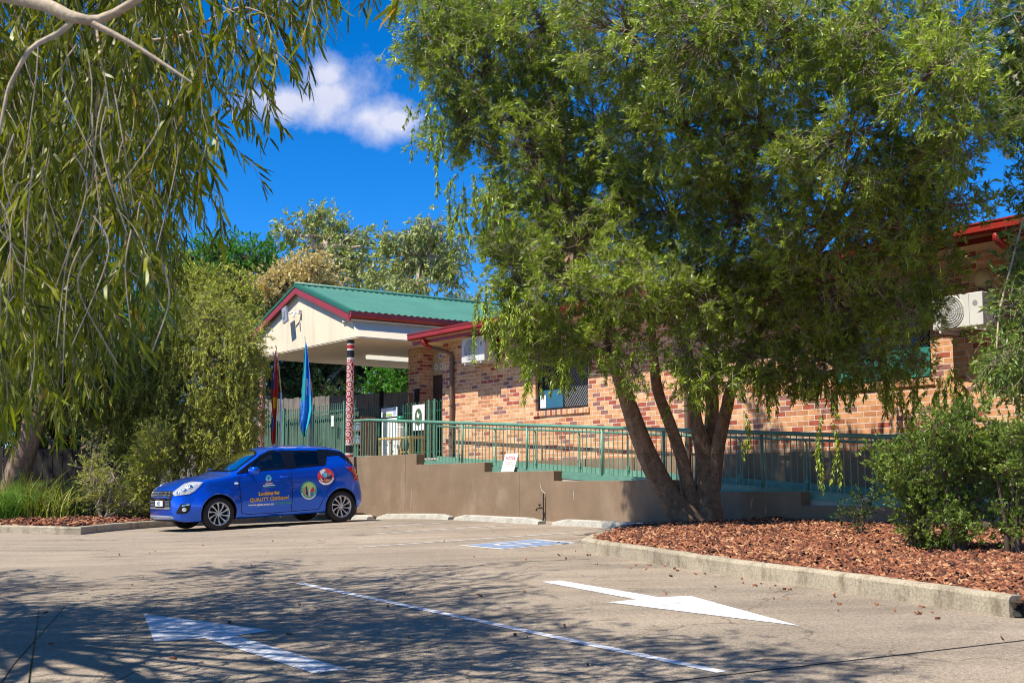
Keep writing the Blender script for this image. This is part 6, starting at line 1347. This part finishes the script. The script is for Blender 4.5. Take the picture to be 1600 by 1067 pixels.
for x_, y_, z_ in ((-8.5, 9, 7), (-9.5, 11, 7.5), (-7.5, 6.5, 6.5), (-10, 7, 6), (-6.5, 4.5, 6.2)): ub.append((np.array([x_, y_, z_]), np.array([1.6, 1.5, .9])))
C, O = clumps(ub, 15, (.3, 1.0)); P, D, T_ = leafy(C, O, 11, (.2, .2, .14), -.5, .5)
proj = P[:, :2] / np.maximum(.5, P[:, 1:2]); elev = (P[:, 2] - 1.3) / np.maximum(.5, P[:, 1]); vis = (P[:, 1] > .5) & (proj[:, 0] > -.41) & (elev < .45) & (proj[:, 0] > -.12); kk = ~vis; P, D, T_ = P[kk], D[kk], T_[kk]
parts.append(twig_leaves(P, D, RNG.uniform(.8, 1.2, len(P)), 7, .155, .024, (15, 55), .2, .3, .3, T_, .07))
crown_mesh('crown', wt.e, [(V - org, F, t_) for V, F, t_ in parts], LM['fore'], STEMP)
hub = Vector((-7.0, 7.9, 6)); 
for c, r in ub: mbb.tube(limb(hub, Vector(c), .05, 5, .12), [.045, .03, .022, .015, .010, .006], 6, False)
for i in RNG.choice(len(C), 260, replace=False):
    c = Vector(C[i]); bc = min(ub, key=lambda q: (Vector(q[0]) - c).length)[0]; mbb.tube(limb(Vector(bc), c, .05, 3, .2), [.008, .006, .005, .003], 4, False)
mbb.tube(limb(hub, at(-260, -60, 5.6), .02, 4), .065, 8, False)
wt.part('branches', mbb, M['pale_bark'], smooth=True)

# --- strappy grasses
def tuft(name, label, base, n, L, w, lean, mat_, spread=.25, group=None, tint=None, stiff=1.0):
    th_o = np.array(base); V, F, T_ = [], [], []; o = 0
    for _ in range(n):
        a = random.uniform(0, 2 * math.pi); ln = L * random.uniform(.55, 1.1); le = random.uniform(*lean); p = np.array([random.gauss(0, spread), random.gauss(0, spread), 0.]); d0 = np.array([math.cos(a), math.sin(a), 0]); sd = np.array([-math.sin(a), math.cos(a), 0.]); sg = 6
        for i in range(sg + 1):
            u = i / sg; ang_ = le * (u ** 1.3) * 1.5; q = p + d0 * ln * (math.sin(ang_) * u * .9) + np.array([0, 0, ln * u * math.cos(ang_ * .75) * stiff]); ww = w * (1 - u ** 2 * .9) * .5; V += [q - sd * ww, q + sd * ww + np.array([0, 0, .002])]
        tt = random.random()
        for i in range(sg): F.append((o + 2 * i, o + 2 * i + 1, o + 2 * i + 3, o + 2 * i + 2)); T_.append(tt)
        o += 2 * (sg + 1)
    ob = np_mesh(name, np.array(V), np.array(F), [mat_], tint=np.array(T_)); ob.location = tuple(base); tag(ob, label, 'grass', group); return ob
gz1 = lambda px, Y: Vector((at(px, 700, Y).x, Y, gz(at(px, 700, Y).x, Y) + .12))
tuft('grass_tuft', 'bright green arching grass tuft at the left kerb', gz1(5, 24.6), 520, 1.05, .012, (.5, 1.15), LM['grass'], .28)
tuft('grass_tuft', 'bright green grass tuft cut by the left frame edge', gz1(-60, 24.8), 420, 1.05, .012, (.5, 1.1), LM['grass'], .28)
tuft('strappy_plant', 'stiff dark strappy plant between the grass tuft and the trunk', gz1(50, 25.4), 260, 1.05, .022, (.1, .75), LM['weeping'], .3)
tuft('strappy_plant', 'stiff olive strappy plant right of the grass tuft', gz1(78, 25.0), 150, .75, .020, (.2, .9), LM['shrubby'], .22)
tuft('strappy_plant', 'dark fine leafed clump in shade left of the twiggy shrub', gz1(115, 26.2), 300, .95, .012, (.2, .9), LM['dark'], .3)
tuft('reed_tuft', 'dark out of focus reeds at the lower left corner', Vector((-1.40, 3.1, gz(-1.4, 3.1))), 80, .98, .014, (.2, .8), pmat('reed_dark', (.010, .014, .005), .95, spec=0.0), .11)
base = gz1(185, 25.0)
mb = MB()
for _ in range(26): p = Vector((at(random.uniform(1000, 1560), 700, 12).x, 0, 0))
for (x, y) in ((1232, 905), (1243, 895), (1352, 862), (1175, 845), (975, 745)):
    pass
